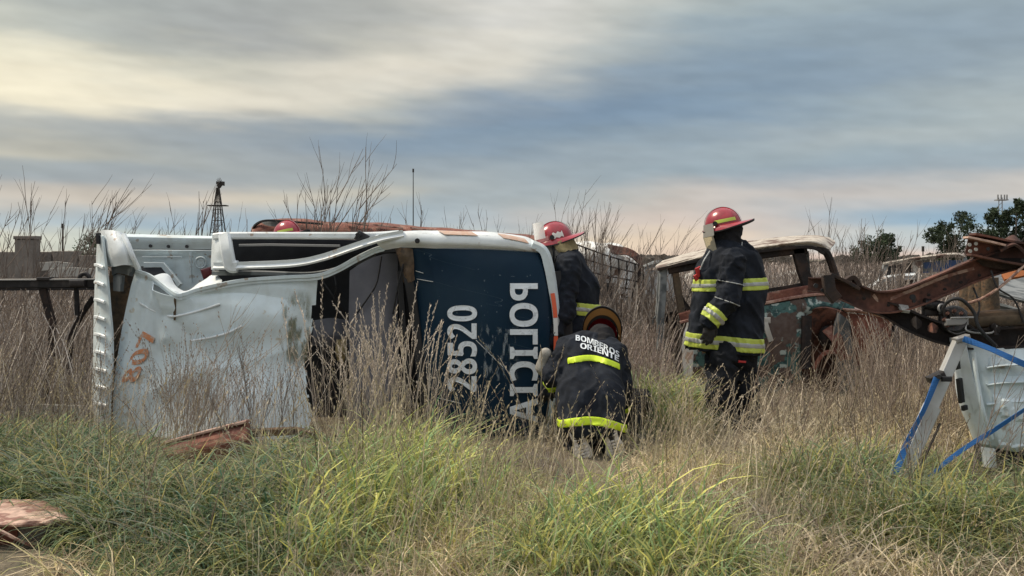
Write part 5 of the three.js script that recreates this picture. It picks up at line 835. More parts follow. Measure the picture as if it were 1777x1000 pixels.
// ---- the standing firefighter
function standing(S, m, label, scale = 1) {
  const base = S(1266, 745, 0).setY(0), t = thing('person', label, 'person', base);
  const sp = (x, y, z, r) => [S(x, y, z), S(x, y, z), r * m, r * m], cp = (p, q, r1, r2) => [S(...p), S(...q), r1 * m, r2 * m];
  const torso = [cp([1243, 474, -0.02], [1226, 600, 0], 0.155, 0.165), cp([1284, 470, 0.0], [1284, 612, 0], 0.18, 0.19), cp([1262, 432, 0], [1274, 440, 0], 0.115, 0.12), cp([1268, 452, -0.16], [1284, 452, 0.17], 0.105, 0.105), cp([1284, 452, 0.02], [1290, 500, 0.02], 0.14, 0.18), cp([1255, 450, 0], [1245, 480, 0], 0.14, 0.155)];
  const armL = [cp([1272, 456, -0.19], [1263, 520, -0.26], 0.1, 0.088), cp([1263, 520, -0.26], [1232, 556, -0.27], 0.088, 0.072)];
  const armR = [cp([1284, 456, 0.2], [1246, 525, 0.26], 0.1, 0.085), cp([1246, 525, 0.26], [1222, 565, 0.24], 0.085, 0.07)];
  const hemN = V(0.075, 1, 0).normalize(), hemO = S(1256, 609, 0);
  const fT = wrinkle(under(caps(torso, 0.07), hemO, hemN), 0.012, 7, 5, 3), fA = wrinkle(caps([...armL], 0.03), 0.014, 11, 14, 7), fB = wrinkle(caps(armR, 0.03), 0.012, 9, 12, 9);
  const jac = (x, y, z) => { const a = fT(x, y, z), b = Math.min(fA(x, y, z), fB(x, y, z)), k = 0.03, h = clamp(0.5 + 0.5 * (a - b) / k); return a + (b - a) * h - k * h * (1 - h); };
  const jb = capBox([...torso, ...armL, ...armR]);
  const legs = [cp([1262, 600, 0], [1278, 608, 0], 0.16, 0.16), cp([1256, 615, -0.07], [1248, 688, -0.09], 0.135, 0.112), cp([1248, 688, -0.09], [1262, 738, -0.07], 0.115, 0.098), cp([1282, 615, 0.06], [1290, 680, 0.07], 0.135, 0.115), cp([1290, 680, 0.07], [1297, 738, 0.08], 0.112, 0.098)];
  const head = headPrims(S(1256, 397, 0), V(-0.93, -0.08, -0.36).normalize(), m * 0.98);
  const neck = [cp([1263, 405, 0], [1268, 440, 0], 0.062, 0.07)];
  const fw = V(-0.93, -0.16, -0.36).normalize(), boots = [];
  for (const [x, z] of [[1262, -0.07], [1297, 0.08]]) { const a = S(x, 740, z); boots.push([a, a.clone().setY(0.06), 0.075, 0.062], [a.clone().setY(0.05), a.clone().setY(0.045).add(V(-0.16, 0, -0.06)), 0.056, 0.05]); }
  part('body', nets(caps([...shrink(torso, 0.1), ...shrink([...armL, ...armR, ...legs], 0.05), ...head, ...neck], 0.02), capBox([...torso, ...legs, ...head], 0.02), 0.014), M.skin, t);
  const J = part('jacket', nets(jac, jb, 0.012), M.jacket, t);
  part('trousers', nets(wrinkle(caps(legs, 0.04), 0.016, 8, 11, 21), capBox(legs), 0.013), M.trousers, t);
  part('boots', nets(caps(boots, 0.03), capBox(boots), 0.011), M.boot, t);
  part('hood', nets(wrinkle(caps([cp([1257, 396, 0], [1266, 398, 0], 0.105, 0.105), cp([1258, 405, 0], [1268, 436, 0], 0.098, 0.11)], 0.04), 0.006, 12, 12, 2), capBox([cp([1257, 396, 0], [1268, 436, 0], 0.13, 0.13)]), 0.01), M.hood, t);
  part('collar', nets(wrinkle(under(caps([cp([1258, 428, 0], [1276, 430, 0.02], 0.115, 0.12)], 0.03), S(1262, 421, 0), V(-0.1, -1, 0)), 0.006, 10, 10, 5), capBox([cp([1255, 420, 0], [1278, 434, 0], 0.14, 0.14)]), 0.01), M.jacket, t);
  band(fT, jb, S(1262, 494, 0), V(-0.03, 1, 0), 0.05 * m, J, [M.limePale, M.silver]);
  band(fT, jb, S(1256, 594, 0), V(0.09, 1, 0), 0.058 * m, J, [M.limePale, M.silver]);
  { const o = S(1238, 548, -0.27), n = S(1263, 520, -0.26).sub(S(1232, 556, -0.27)).normalize(); band((x, y, z) => Math.max(fA(x, y, z), y - S(0, 528, 0).y - 0.03), capBox(armL, 0.04), o, n, 0.055 * m, J, [M.limePale, M.silver]); }
  for (const [p, q] of [[[1246, 486, -0.33], [1286, 494, -0.29]], [[1238, 514, -0.37], [1276, 528, -0.33]]]) { /* seams on the sleeve */
    const n = S(...q).sub(S(...p)); const sn = V(-n.y, n.x, 0).normalize(), o = S(...p); part('seam', nets(slab((x, y, z) => fA(x, y, z), 0.004, o, sn, 0.005), capBox(armL, 0.03), 0.007), M.silver, J); }
  glove(S(1232, 558, -0.27), V(-0.1, -1, 0.03), V(-0.25, 0, -1), 0.55, M.glove, t, true, 1.2 * m);
  glove(S(1221, 568, 0.24), V(-0.1, -1, 0.1), V(0, 0, 1), 0.6, M.glove, t, false, 1.15 * m);
  helmet(S(1255, 391, 0), V(-0.93, -0.24, -0.36), V(-0.2, 1, -0.04), t, { visor: 'down', strip: M.limePale, under: M.brimBlack });
  return { t, J, fT };
}
{
  const r = standing((x, y, z) => W(x, y, 8.75 + z), 1, 'firefighter standing side on with lowered visor beside the rusty teal pickup');
  const S = (x, y, z) => W(x, y, 8.75 + z);
  part('chest_tag', [place(hull(0.055, 0.08, 0.02, 0.006), S(1213, 472, -0.1), 0, 0.5, 0.35), place(hull(0.035, 0.05, 0.02, 0.006), S(1208, 482, -0.1), 0, 0.5, 0.5)], M.redTag, r.t);
  part('tag_strap', tube([S(1232, 436, -0.08), S(1222, 452, -0.13), S(1215, 468, -0.12)], 0.006), M.silver, r.t);
  part('shoulder_cord', tube([S(1288, 420, -0.11), S(1287, 432, -0.13), S(1284, 442, -0.16)], 0.004), M.silver, r.t);
  part('pocket_trim', place(hull(0.07, 0.018, 0.014, 0.006), S(1288, 628, -0.19), 0, 0.3, -0.1), M.redTag, r.t);
}
// ---- the firefighter leaning on the hood end
{
  const S = (x, y, z) => W(x, y, 8.95 + z), t = thing('person', 'firefighter with raised visor leaning against the front of the overturned vehicle', 'person', S(1003, 742, 0).setY(0));
  const cp = (p, q, a, b) => [S(...p), S(...q), a, b];
  const torso = [cp([985, 462, 0], [1003, 500, 0], 0.135, 0.16), cp([1003, 500, 0], [1008, 585, 0], 0.16, 0.165), cp([975, 490, 0], [985, 580, 0], 0.13, 0.16), cp([976, 448, 0], [984, 458, 0], 0.09, 0.11), cp([985, 458, -0.17], [990, 460, 0.18], 0.1, 0.1), cp([990, 585, 0.0], [1005, 600, 0], 0.18, 0.18)];
  const armL = [cp([988, 464, -0.2], [980, 540, -0.26], 0.092, 0.082), cp([980, 540, -0.26], [955, 590, -0.3], 0.08, 0.066)], armR = [cp([988, 464, 0.2], [960, 520, 0.26], 0.09, 0.08), cp([960, 520, 0.26], [948, 470, 0.3], 0.075, 0.06)];
  const legs = [cp([995, 600, 0], [1006, 604, 0], 0.15, 0.15), cp([1000, 608, -0.09], [996, 672, -0.12], 0.125, 0.1), cp([996, 672, -0.12], [1006, 730, -0.1], 0.1, 0.085), cp([1006, 608, 0.09], [1006, 672, 0.12], 0.125, 0.1), cp([1006, 672, 0.12], [1016, 730, 0.12], 0.1, 0.085)];
  const boots = []; for (const [x, z] of [[1006, -0.1], [1016, 0.12]]) { const a = S(x, 735, z); boots.push([a, a.clone().setY(0.05), 0.07, 0.06], [a.clone().setY(0.05), a.clone().setY(0.045).add(V(-0.16, 0, 0)), 0.055, 0.048]); }
  const head = headPrims(S(960, 420, 0), V(-0.95, -0.3, 0).normalize(), 0.98), neck = [cp([966, 428, 0], [978, 455, 0], 0.065, 0.07)];
  const hem = S(1000, 612, 0), fT = wrinkle(under(caps(torso, 0.06), hem, V(0, 1, 0)), 0.011, 7, 5, 31), fA = wrinkle(caps([...armL], 0.03), 0.012, 10, 12, 33), fB = caps(armR, 0.03);
  const jac = (x, y, z) => { const a = fT(x, y, z), b = Math.min(fA(x, y, z), fB(x, y, z)), k = 0.03, h = clamp(0.5 + 0.5 * (a - b) / k); return a + (b - a) * h - k * h * (1 - h); }, jb = capBox([...torso, ...armL, ...armR]);
  part('body', nets(caps([...shrink(torso, 0.1), ...shrink([...armL, ...armR, ...legs], 0.05), ...head, ...neck], 0.02), capBox([...torso, ...legs, ...head], 0.02), 0.014), M.skin, t);
  const J = part('jacket', nets(jac, jb, 0.012), M.jacket, t);
  part('trousers', nets(wrinkle(caps(legs, 0.04), 0.014, 8, 11, 41), capBox(legs), 0.014), M.trousers, t);
  part('boots', nets(caps(boots, 0.03), capBox(boots), 0.012), M.boot, t);
  part('hood', nets(wrinkle(caps([cp([962, 420, 0], [968, 424, 0], 0.1, 0.1), cp([964, 428, 0], [972, 456, 0], 0.09, 0.1)], 0.04), 0.006, 12, 12, 12), capBox([cp([960, 415, 0], [974, 460, 0], 0.12, 0.12)]), 0.01), M.hoodGrey, t);
  part('chin_strap', tube([S(958, 420, -0.1), S(961, 440, -0.115), S(960, 456, -0.1)], 0.009), M.black, t);
  part('neck_flap', sheet([[S(961, 424, -0.12), S(972, 418, -0.145), S(987, 414, -0.08), S(996, 414, 0.02), S(992, 415, 0.12)], [S(966, 434, -0.13), S(977, 430, -0.15), S(993, 427, -0.08), S(1002, 427, 0.02), S(997, 427, 0.12)], [S(974, 441, -0.12), S(984, 438, -0.15), S(996, 433, -0.08), S(1004, 432, 0.02), S(1000, 432, 0.12)]], { nu: 24, nv: 10, th: 0.008, bump: 0.008, bf: 12 }), M.flap, t);
  band(fT, jb, S(1003, 535, 0), V(0.12, 1, 0), 0.052, J, [M.limePale, M.silver]);
  glove(S(954, 592, -0.3), V(-0.6, -0.7, 0.2), V(0, 0, 1), 0.6, M.glove, t, true);
  glove(S(948, 468, 0.3), V(-0.5, 0.8, 0), V(-1, 0, 0), 0.8, M.glove, t, false);
  helmet(S(963, 415, 0), V(-0.95, -0.25, 0.1), V(-0.25, 1, 0.03), t, { visor: 'up', emblem: true, under: M.brimBlack });
}
// ---- the kneeling firefighter seen from behind
{
  const S = (x, y, z) => W(x, y, 7.6 + z), t = thing('person', 'firefighter kneeling with back turned and pale boot soles showing beside the hood', 'person', S(1030, 790, 0.1).setY(0));
  const cp = (p, q, a, b) => [S(...p), S(...q), a, b];
  const torso = [cp([1006, 690, 0.2], [1008, 735, 0.12], 0.155, 0.16), cp([1044, 692, 0.2], [1045, 738, 0.14], 0.155, 0.165), cp([1006, 690, 0.22], [1004, 618, 0.42], 0.155, 0.13), cp([1044, 692, 0.22], [1048, 620, 0.42], 0.155, 0.13), cp([988, 606, 0.47], [1064, 614, 0.47], 0.09, 0.09), cp([1020, 600, 0.5], [1040, 602, 0.52], 0.11, 0.11)];
  const armL = [cp([984, 606, 0.46], [960, 652, 0.36], 0.088, 0.078), cp([960, 652, 0.36], [957, 676, 0.5], 0.074, 0.062)], armR = [cp([1068, 614, 0.46], [1080, 668, 0.42], 0.088, 0.082), cp([1080, 668, 0.42], [1082, 715, 0.62], 0.08, 0.06)];
  const legs = [cp([1005, 735, 0.15], [998, 775, 0.6], 0.13, 0.1), cp([1046, 735, 0.15], [1056, 775, 0.6], 0.13, 0.1), cp([998, 782, 0.6], [1012, 772, 0.12], 0.09, 0.075), cp([1056, 782, 0.6], [1060, 770, 0.14], 0.09, 0.075)];
  const head = headPrims(S(1043, 588, 0.66), V(0.1, -0.6, -0.8).normalize(), 0.98), neck = [cp([1042, 592, 0.62], [1036, 606, 0.52], 0.07, 0.07)];
  const hemO = S(1024, 748, 0.1), hemN = V(0.03, 1, 0.25).normalize();
  const fT = wrinkle(under(caps(torso, 0.07), hemO, hemN), 0.010, 6, 5, 51), fA = wrinkle(caps(armL, 0.03), 0.012, 10, 12, 53), fB = wrinkle(caps(armR, 0.03), 0.012, 10, 12, 57);
  const jac = (x, y, z) => { const a = fT(x, y, z), b = Math.min(fA(x, y, z), fB(x, y, z)), k = 0.03, h = clamp(0.5 + 0.5 * (a - b) / k); return a + (b - a) * h - k * h * (1 - h); }, jb = capBox([...torso, ...armL, ...armR]);
  part('body', nets(caps([...shrink(torso, 0.1), ...shrink([...armL, ...armR, ...legs], 0.05), ...head, ...neck], 0.02), capBox([...torso, ...legs, ...head, ...armL, ...armR], 0.02), 0.014), M.skin, t);
  const J = part('jacket', nets(jac, jb, 0.011), M.jacket, t);
  part('trousers', nets(wrinkle(caps(legs, 0.04), 0.014, 9, 11, 61), capBox(legs), 0.013), M.trousers, t);
  part('hood', nets(wrinkle(caps([cp([1044, 584, 0.6], [1044, 590, 0.64], 0.095, 0.1), cp([1043, 590, 0.58], [1034, 606, 0.46], 0.095, 0.11)], 0.04), 0.006, 12, 12, 62), capBox([cp([1044, 584, 0.6], [1034, 606, 0.46], 0.12, 0.12)]), 0.01), M.hood, t);
  const m = [M.lime];
  // back band: an arch across the shoulder blades
  const arch = (f, y0, cx, k, h) => (x, y, z) => Math.max(f(x, y, z) - 0.008, Math.abs(y - (y0 - k * (x - cx) * (x - cx))) - h);
  { const o = S(1018, 621, 0.3), f = arch((x, y, z) => Math.max(fT(x, y, z), z + 0 - S(0, 0, 0.5).z < 0 ? 0 : -1), o.y, o.x, 1.1, 0.022); const b = jb.clone(); b.min.y = o.y - 0.16; b.max.y = o.y + 0.05; const ff = (x, y, z) => Math.max(f(x, y, z), Math.abs(x - S(1030, 0, 0.3).x) - 0.195); part('reflective_band', nets(ff, b, 0.0085, 40), M.lime, J); }
  { const o = S(1018, 726, 0.1), f = arch(fT, o.y, o.x, 0.95, 0.03); const b = jb.clone(); b.min.y = o.y - 0.16; b.max.y = o.y + 0.06; part('reflective_band', nets(f, b, 0.0085, 40), M.lime, J); }
  band(fA, capBox(armL, 0.04), S(958, 663, 0.42), S(960, 652, 0.36).sub(S(957, 676, 0.5)), 0.028, J, [M.lime]);
  band(fB, capBox(armR, 0.04), S(1082, 706, 0.57), S(1080, 668, 0.42).sub(S(1082, 715, 0.62)), 0.026, J, [M.lime]);
  // lettering carried onto the back
  const onBack = (px, py, lift) => { const o = V(0, EYE, 0), q = S(px, py, 0), d = q.sub(o).normalize(); let k = 7.0; for (let i = 0; i < 60; i++) { const x = o.x + d.x * k, y = o.y + d.y * k, z = o.z + d.z * k, e = fT(x, y, z); if (e < 0.001) break; k += e * 0.7; } return o.addScaledVector(d, k - 0.006 - lift); };
  part('lettering', lettering('BOMBEROS', (u, v, l) => onBack(lerp(999, 1075, u), 591 - v * 10 + 27 * Math.pow(u, 1.6) + u * 3, l), 0.003), M.letter, J);
  part('lettering', lettering('ORIENTE', (u, v, l) => onBack(lerp(1007, 1074, u), 605 - v * 10 + 20 * Math.pow(u, 1.6) + u * 3, l), 0.003), M.letter, J);
  glove(S(956, 678, 0.52), V(-0.2, -0.4, -1), V(0, -1, 0.3), 0.5, M.glove, t, true);
  glove(S(1083, 718, 0.66), V(-0.1, -0.5, -1), V(0, -1, 0.3), 0.5, M.glove, t, false);
  part('knee_pad', nets(caps([cp([947, 614, 0.42], [942, 638, 0.46], 0.045, 0.05), cp([942, 638, 0.46], [945, 650, 0.5], 0.05, 0.035)], 0.03), capBox([cp([947, 612, 0.42], [944, 650, 0.5], 0.06, 0.06)]), 0.009), M.gloveGrey, t);
  // boots: toes tucked, soles towards us
  for (const [x0, y0, x1, y1, tw] of [[1000, 745, 1016, 802, 0.1], [1055, 738, 1072, 795, -0.15]]) {
    const heel = S(x0, y0, 0.0), toe = S(x1, y1, 0.04), L = heel.distanceTo(toe) * 1.04, Yd = heel.clone().sub(toe).normalize(), Zd = V(tw, 0.1, 1); Zd.addScaledVector(Yd, -Zd.dot(Yd)).normalize(); const Xd = Yd.clone().cross(Zd), mtx = new THREE.Matrix4().makeBasis(Xd, Yd, Zd).setPosition(toe);
    const outline = [[0, 0.0], [0.35, 0.02], [0.5, 0.14], [0.52, 0.3], [0.46, 0.42], [0.36, 0.55], [0.36, 0.66], [0.42, 0.8], [0.4, 0.93], [0.25, 1.0], [0, 1.01]].map(([x, y]) => [x * 0.122, y * L]);
    const s = new THREE.Shape(); s.moveTo(outline[0][0], outline[0][1]); for (const [x, y] of outline.slice(1)) s.lineTo(x, y); for (const [x, y] of outline.slice(1, -1).reverse()) s.lineTo(-x, y); s.closePath();
    const g = new THREE.ExtrudeGeometry(s, { depth: 0.018, bevelEnabled: true, bevelSize: 0.004, bevelThickness: 0.004, bevelSegments: 2 }); g.translate(0, 0, -0.02); g.applyMatrix4(mtx);
    const lower = toe.clone().addScaledVector(Zd, -0.045);
    const boot = part('boot', nets(caps([[lower.clone().addScaledVector(Yd, 0.05), lower.clone().addScaledVector(Yd, L - 0.06), 0.05, 0.05], [lower.clone().addScaledVector(Yd, L - 0.06), lower.clone().addScaledVector(Yd, L - 0.05).addScaledVector(Zd, -0.14), 0.055, 0.06]], 0.03), capBox([[lower, lower.clone().addScaledVector(Yd, L).addScaledVector(Zd, -0.14), 0.08, 0.08]], 0.02), 0.009), M.boot, t);
    const so = part('sole', crease(g, 30), M.sole, boot);
    const lugs = []; const r = rng(77 + x0);
    for (let k = 0; k < 11; k++) for (const sx of [-1, 0, 1]) { const y = (0.07 + k * 0.085) * L, wd = (k < 5 ? 0.034 : 0.026); if (k === 6) continue; const gg = hull(wd * (0.8 + 0.3 * r()), L * 0.055, 0.012, 0.003); place(gg, V(sx * (k < 5 ? 0.036 : 0.029), y, 0.005), 0, 0, sx * 0.35 + (r() - 0.5) * 0.15); gg.applyMatrix4(mtx); lugs.push(gg); }
    part('tread', lugs, M.sole, so).userData.kind = 'stuff';
  }
  helmet(S(1045, 582, 0.72), V(0.02, -0.95, -0.4), V(0.1, 0.42, -0.95), t, { under: M.brimBlack, ring: true, strip: M.limePale });
}
// ---- the firefighter behind the vehicle: only the helmet shows over it
{
  const k = 210.9 / 168, d0 = 10.98;
  standing((x, y, z) => { const p = W(x, y, 8.75 + z); p.x = p.x - W(1266, 745, 8.75).x + (507 - CX) * d0 / F; p.z = -d0 - z; p.y = p.y * 0.985; return p; }, 1, 'firefighter standing behind the overturned vehicle, only the red helmet showing');
}
// ---------------------------------------------------------------- trees on the horizon
function tree(px, topY, d, w, clumps, label, seed, dark = 1) {
  const r = rng(seed), s = F / d, b = V((px - CX) / s, 0, -d), H = EYE + (HZ - topY) / s, t = thing('tree', label, 'tree', b);
  const trunk = part('trunk', sweep([b, b.clone().add(V(0.1, H * 0.3, 0)), b.clone().add(V(0.0, H * 0.55, 0.1))], circ(H * 0.035, 8), { n: 8, lin: false, scale: (k) => 1 - 0.4 * k }), M.bark, t);
  const pos = [], col = [], idx = [], limbs = [];
  for (const [cx, cy, cr] of clumps) {                     // clump centre as share of width / height, radius as share of width
    const c = b.clone().add(V((cx - 0.5) * w, cy * H, (r() - 0.5) * w * 0.5)), R = cr * w;
    limbs.push(sweep([b.clone().add(V(0, H * 0.35, 0)), c.clone().lerp(b, 0.4).setY(lerp(H * 0.35, c.y, 0.55)), c], circ(H * 0.014, 5), { n: 6, lin: false, scale: (k) => 1 - 0.7 * k }));
    for (let k = 0; k < 16; k++) {                         // small tufts of leaves around each clump
      const a = r() * 6.283, u = r() * 2 - 1, q = Math.sqrt(1 - u * u), rr = R * (0.35 + 0.65 * Math.cbrt(r())), sc = c.clone().add(V(Math.cos(a) * q * rr * 1.05, u * rr * 0.8, Math.sin(a) * q * rr)), sr = R * (0.22 + 0.2 * r()), tone = (0.55 + 0.9 * r()) * dark;
      for (let i = 0; i < 46; i++) {
        const p = sc.clone().add(V(r() - 0.5, r() - 0.5, r() - 0.5).multiplyScalar(sr * 2.1)), L = w * (0.018 + 0.022 * r()), d1 = V(r() - 0.5, r() - 0.8, r() - 0.5).normalize().multiplyScalar(L), d2 = V(r() - 0.5, r() - 0.5, r() - 0.5).normalize().multiplyScalar(L * 0.45), n = pos.length / 3, k2 = tone * (0.7 + 0.6 * r());
        for (const v of [p.clone().sub(d1), p.clone().add(d2), p.clone().add(d1), p.clone().sub(d2)]) { pos.push(v.x, v.y, v.z); col.push(0.04 * k2, 0.06 * k2, 0.032 * k2); }
        idx.push(n, n + 1, n + 2, n, n + 2, n + 3);
      }
    }
  }
  const g = new THREE.BufferGeometry(); g.setAttribute('position', new THREE.BufferAttribute(new Float32Array(pos), 3)); g.setAttribute('color', new THREE.BufferAttribute(new Float32Array(col), 3)); g.setIndex(idx); g.computeVertexNormals();
  part('limb', limbs, M.bark, trunk).userData.kind = 'stuff'; part('crown', g, M.leaf, t);
}
tree(1524, 404, 80, 3.7, [[0.2, 0.6, 0.2], [0.42, 0.82, 0.22], [0.62, 0.7, 0.22], [0.85, 0.62, 0.17], [0.45, 0.5, 0.25], [0.3, 0.38, 0.22], [0.66, 0.42, 0.2], [0.74, 0.86, 0.13]], 'round dark tree behind the old cream pickup', 11);
tree(1652, 369, 95, 4.6, [[0.14, 0.62, 0.15], [0.42, 0.78, 0.17], [0.34, 0.6, 0.18], [0.82, 0.87, 0.2], [0.76, 0.7, 0.2], [0.55, 0.5, 0.22], [0.4, 0.38, 0.2], [0.66, 0.34, 0.2]], 'double crowned dark tree rising above the cream pickup roof', 12);
tree(1762, 345, 85, 5.6, [[0.12, 0.5, 0.12], [0.3, 0.74, 0.16], [0.36, 0.52, 0.2], [0.5, 0.9, 0.12], [0.62, 0.7, 0.2], [0.85, 0.8, 0.2], [0.6, 0.42, 0.25], [0.9, 0.5, 0.2], [0.3, 0.36, 0.18]], 'tall dark tree at the right edge behind the raised chassis', 13);
tree(148, 408, 24, 1.15, [[0.3, 0.7, 0.25], [0.6, 0.86, 0.24], [0.8, 0.66, 0.24], [0.5, 0.45, 0.3], [0.2, 0.42, 0.2], [0.85, 0.36, 0.2]], 'brownish green bush between the grey wall and the white vehicle tail', 14, 1.7);
tree(36, 432, 30, 1.9, [[0.2, 0.6, 0.2], [0.5, 0.75, 0.2], [0.8, 0.66, 0.2], [0.5, 0.4, 0.25]], 'low dry bush behind the wall at the far left', 15, 1.5);
{ // low far wood along the horizon
  const r = rng(99), pos = [], idx = [], col = [];
  for (let i = 0; i < 9000; i++) {
    const px = -300 + r() * 2400, d = 170 + r() * 60, s = F / d, h = (0.6 + 2.6 * fbm(px * 0.012, 3, 4)) * r(), p = V((px - CX) / s, h, -d), L = 0.35 + 0.4 * r(), n = pos.length / 3, k = 0.6 + 0.8 * r();
    for (const [a, b] of [[-L, 0], [0, L * 0.6], [L, 0], [0, -L * 0.6]]) { pos.push(p.x + a, p.y + b, p.z + (r() - 0.5) * L); col.push(0.15 * k, 0.135 * k, 0.12 * k); }
    idx.push(n, n + 1, n + 2, n, n + 2, n + 3);
  }
  const g = new THREE.BufferGeometry(); g.setAttribute('position', new THREE.BufferAttribute(new Float32Array(pos), 3)); g.setAttribute('color', new THREE.BufferAttribute(new Float32Array(col), 3)); g.setIndex(idx); g.computeVertexNormals();
  tag(part('far_wood', g, M.leaf), 'low grey brown wood along the far horizon', 'wood', null, 'stuff');
}
// ---------------------------------------------------------------- tall bare weeds, each a plant of its own
function twigs(out, p, dir, len, rad, depth, r, lean) {
  const n = 5, pts = [p.clone()], d = dir.clone();
  for (let i = 0; i < n; i++) { d.add(V((r() - 0.5) * 0.22 + lean * 0.05, 0.06, (r() - 0.5) * 0.22)).normalize(); pts.push(pts[i].clone().addScaledVector(d, len / n)); }
  out.push(sweep(pts, circ(rad, depth ? 4 : 5), { scale: (k) => 1 - 0.65 * k, ang: 80 }));
  if (depth >= 2) return;
  const kids = depth === 0 ? 6 + Math.floor(r() * 5) : 2 + Math.floor(r() * 3);
  for (let i = 0; i < kids; i++) {
    const k = depth === 0 ? 0.3 + 0.65 * (i + r() * 0.6) / kids : 0.25 + 0.7 * r(), q = spline1(pts, k), a = r() * 6.283, up0 = pts[n].clone().sub(pts[0]).normalize();
    const side = V(Math.cos(a), 0, Math.sin(a)).addScaledVector(up0, -up0.dot(V(Math.cos(a), 0, Math.sin(a)))).normalize();
    twigs(out, q, up0.clone().multiplyScalar(0.9).addScaledVector(side, 0.3 + 0.22 * r()).add(V(lean * 0.5, 0.1, 0)), len * (depth === 0 ? 0.5 - 0.26 * k : 0.42) * (0.7 + 0.6 * r()), rad * 0.55, depth + 1, r, lean);
  }
}
let bushSeed = 500;
function bareWeed(px, topY, d, stems, spread, lean, label, group, o = {}) {
  const r = rng(bushSeed++), s = F / d, b = V((px - CX) / s, 0, -d), H = EYE + (HZ - topY) / s, gs = [];
  for (let i = 0; i < stems; i++) {
    const k = stems > 1 ? i / (stems - 1) - 0.5 : 0, dir = V(lean * (0.7 + 0.5 * r()) + k * spread, 1, (r() - 0.5) * spread * 0.7).normalize(), h = H * (stems < 3 ? 0.92 + 0.2 * r() : 0.68 + 0.22 * r()) * (1 - 0.25 * Math.abs(k)) * Math.sqrt(1 + lean * lean);
    twigs(gs, b.clone().add(V(k * 0.12, 0, (r() - 0.5) * 0.1)), dir, h, (o.rad || 0.0095) * (0.8 + 0.4 * r()) * Math.sqrt(d / 11), 0, r, lean);
  }
  solo('bare_weed', gs, o.mat || M.twig, label, 'weed', group, b);
}
const ORD = ['leftmost', 'second from the left', 'third from the left', 'fourth from the left', 'fifth from the left', 'sixth from the left', 'seventh from the left', 'eighth from the left', 'ninth from the left', 'tenth from the left', 'eleventh from the left', 'twelfth from the left', 'rightmost'];
const behind = (list, label, group, o) => { list.sort((a, b) => a[0] - b[0]); list.forEach((a, i) => bareWeed(a[0], a[1], a[2], a[3], a[4], a[5], `${i && i === list.length - 1 ? 'rightmost' : ORD[i]} ${label}`, group, o)); };
behind([[-12, 350, 11.5, 2, 0.14, 0.34], [44, 350, 12.2, 1, 0.1, 0.12], [62, 328, 11, 2, 0.14, 0.32], [108, 372, 12.5, 2, 0.2, 0.12], [-8, 392, 12, 2, 0.2, 0.2]], 'tall bare weed against the sky above the left wall', 'bare weeds above the wall');
behind([[176, 330, 11.8, 4, 0.24, 0.16], [192, 340, 12.4, 4, 0.2, 0.3]], 'fan shaped bare weed rising behind the vehicle tail', 'bare weeds behind the tail');
behind([[272, 362, 13, 2, 0.14, 0.12], [302, 378, 13.4, 1, 0.1, 0.14], [322, 384, 13.2, 1, 0.1, 0.2], [340, 392, 14, 2, 0.2, 0.1], [404, 388, 14, 2, 0.2, 0.1]], 'short bare weed behind the rear sill near the windmill', 'bare weeds near the windmill');
behind([[528, 250, 11.6, 4, 0.12, 0.2], [548, 258, 11.9, 4, 0.14, 0.28], [566, 292, 12.2, 3, 0.12, 0.36]], 'tallest bare weed fanning up behind the rusty roof', 'tallest bare weeds');
behind([[484, 348, 12.1, 3, 0.2, 0.08], [506, 352, 12.4, 3, 0.2, 0.14], [520, 366, 12.6, 2, 0.2, 0.1]], 'bare weed left of the tallest weeds by the hidden helmet', 'bare weeds by the hidden helmet');
behind([[702, 372, 15, 2, 0.2, 0.02], [726, 376, 15.2, 2, 0.2, 0.1], [818, 386, 15.5, 2, 0.25, 0.05], [903, 376, 15.5, 3, 0.3, 0.0]], 'small bare weed above the rusty roof near the thin mast', 'bare weeds near the mast');
behind([[940, 362, 13, 2, 0.24, 0.1], [962, 356, 13.3, 2, 0.24, 0.14], [988, 362, 12.8, 2, 0.3, 0.14], [1008, 370, 13.2, 2, 0.26, 0.18], [1032, 366, 12.6, 3, 0.3, 0.16], [1054, 370, 13.1, 2, 0.26, 0.2], [1078, 374, 12.8, 2, 0.3, 0.18], [1104, 386, 13.3, 3, 0.3, 0.14], [1126, 404, 13, 3, 0.3, 0.12], [1150, 412, 13.4, 3, 0.3, 0.1], [1008, 400, 12.2, 4, 0.4, 0.1], [1066, 404, 12.2, 4, 0.4, 0.1]], 'bare weed growing through the wire grid behind the leaning firefighter', 'bare weeds at the wire grid', { rad: 0.007 });
behind([[1392, 362, 14, 3, 0.24, 0.1], [1414, 356, 14.4, 4, 0.26, 0.06], [1440, 366, 13.8, 3, 0.24, 0.08], [1462, 360, 14.2, 4, 0.26, 0.04], [1486, 372, 13.6, 3, 0.24, 0.1], [1506, 380, 14.4, 3, 0.26, 0.1], [1526, 364, 14, 3, 0.2, 0.08], [1478, 400, 13, 4, 0.4, 0.1], [1556, 402, 14.5, 3, 0.3, 0.1], [1580, 412, 14.6, 3, 0.3, 0.1], [1365, 408, 14.8, 3, 0.3, 0.05], [1340, 420, 15, 3, 0.3, 0.0], [1300, 424, 15, 3, 0.3, 0.0]], 'bare weed between the rusty pickup and the cream pickup', 'bare weeds behind the rusty pickup', { mat: M.twig, rad: 0.0075 });
behind([[1640, 420, 12, 2, 0.2, 0.0], [1668, 400, 13, 2, 0.2, -0.05], [1622, 436, 12.5, 2, 0.2, 0.1]], 'thin bare weed in front of the double crowned tree', 'bare weeds before the double crowned tree', { rad: 0.006 });
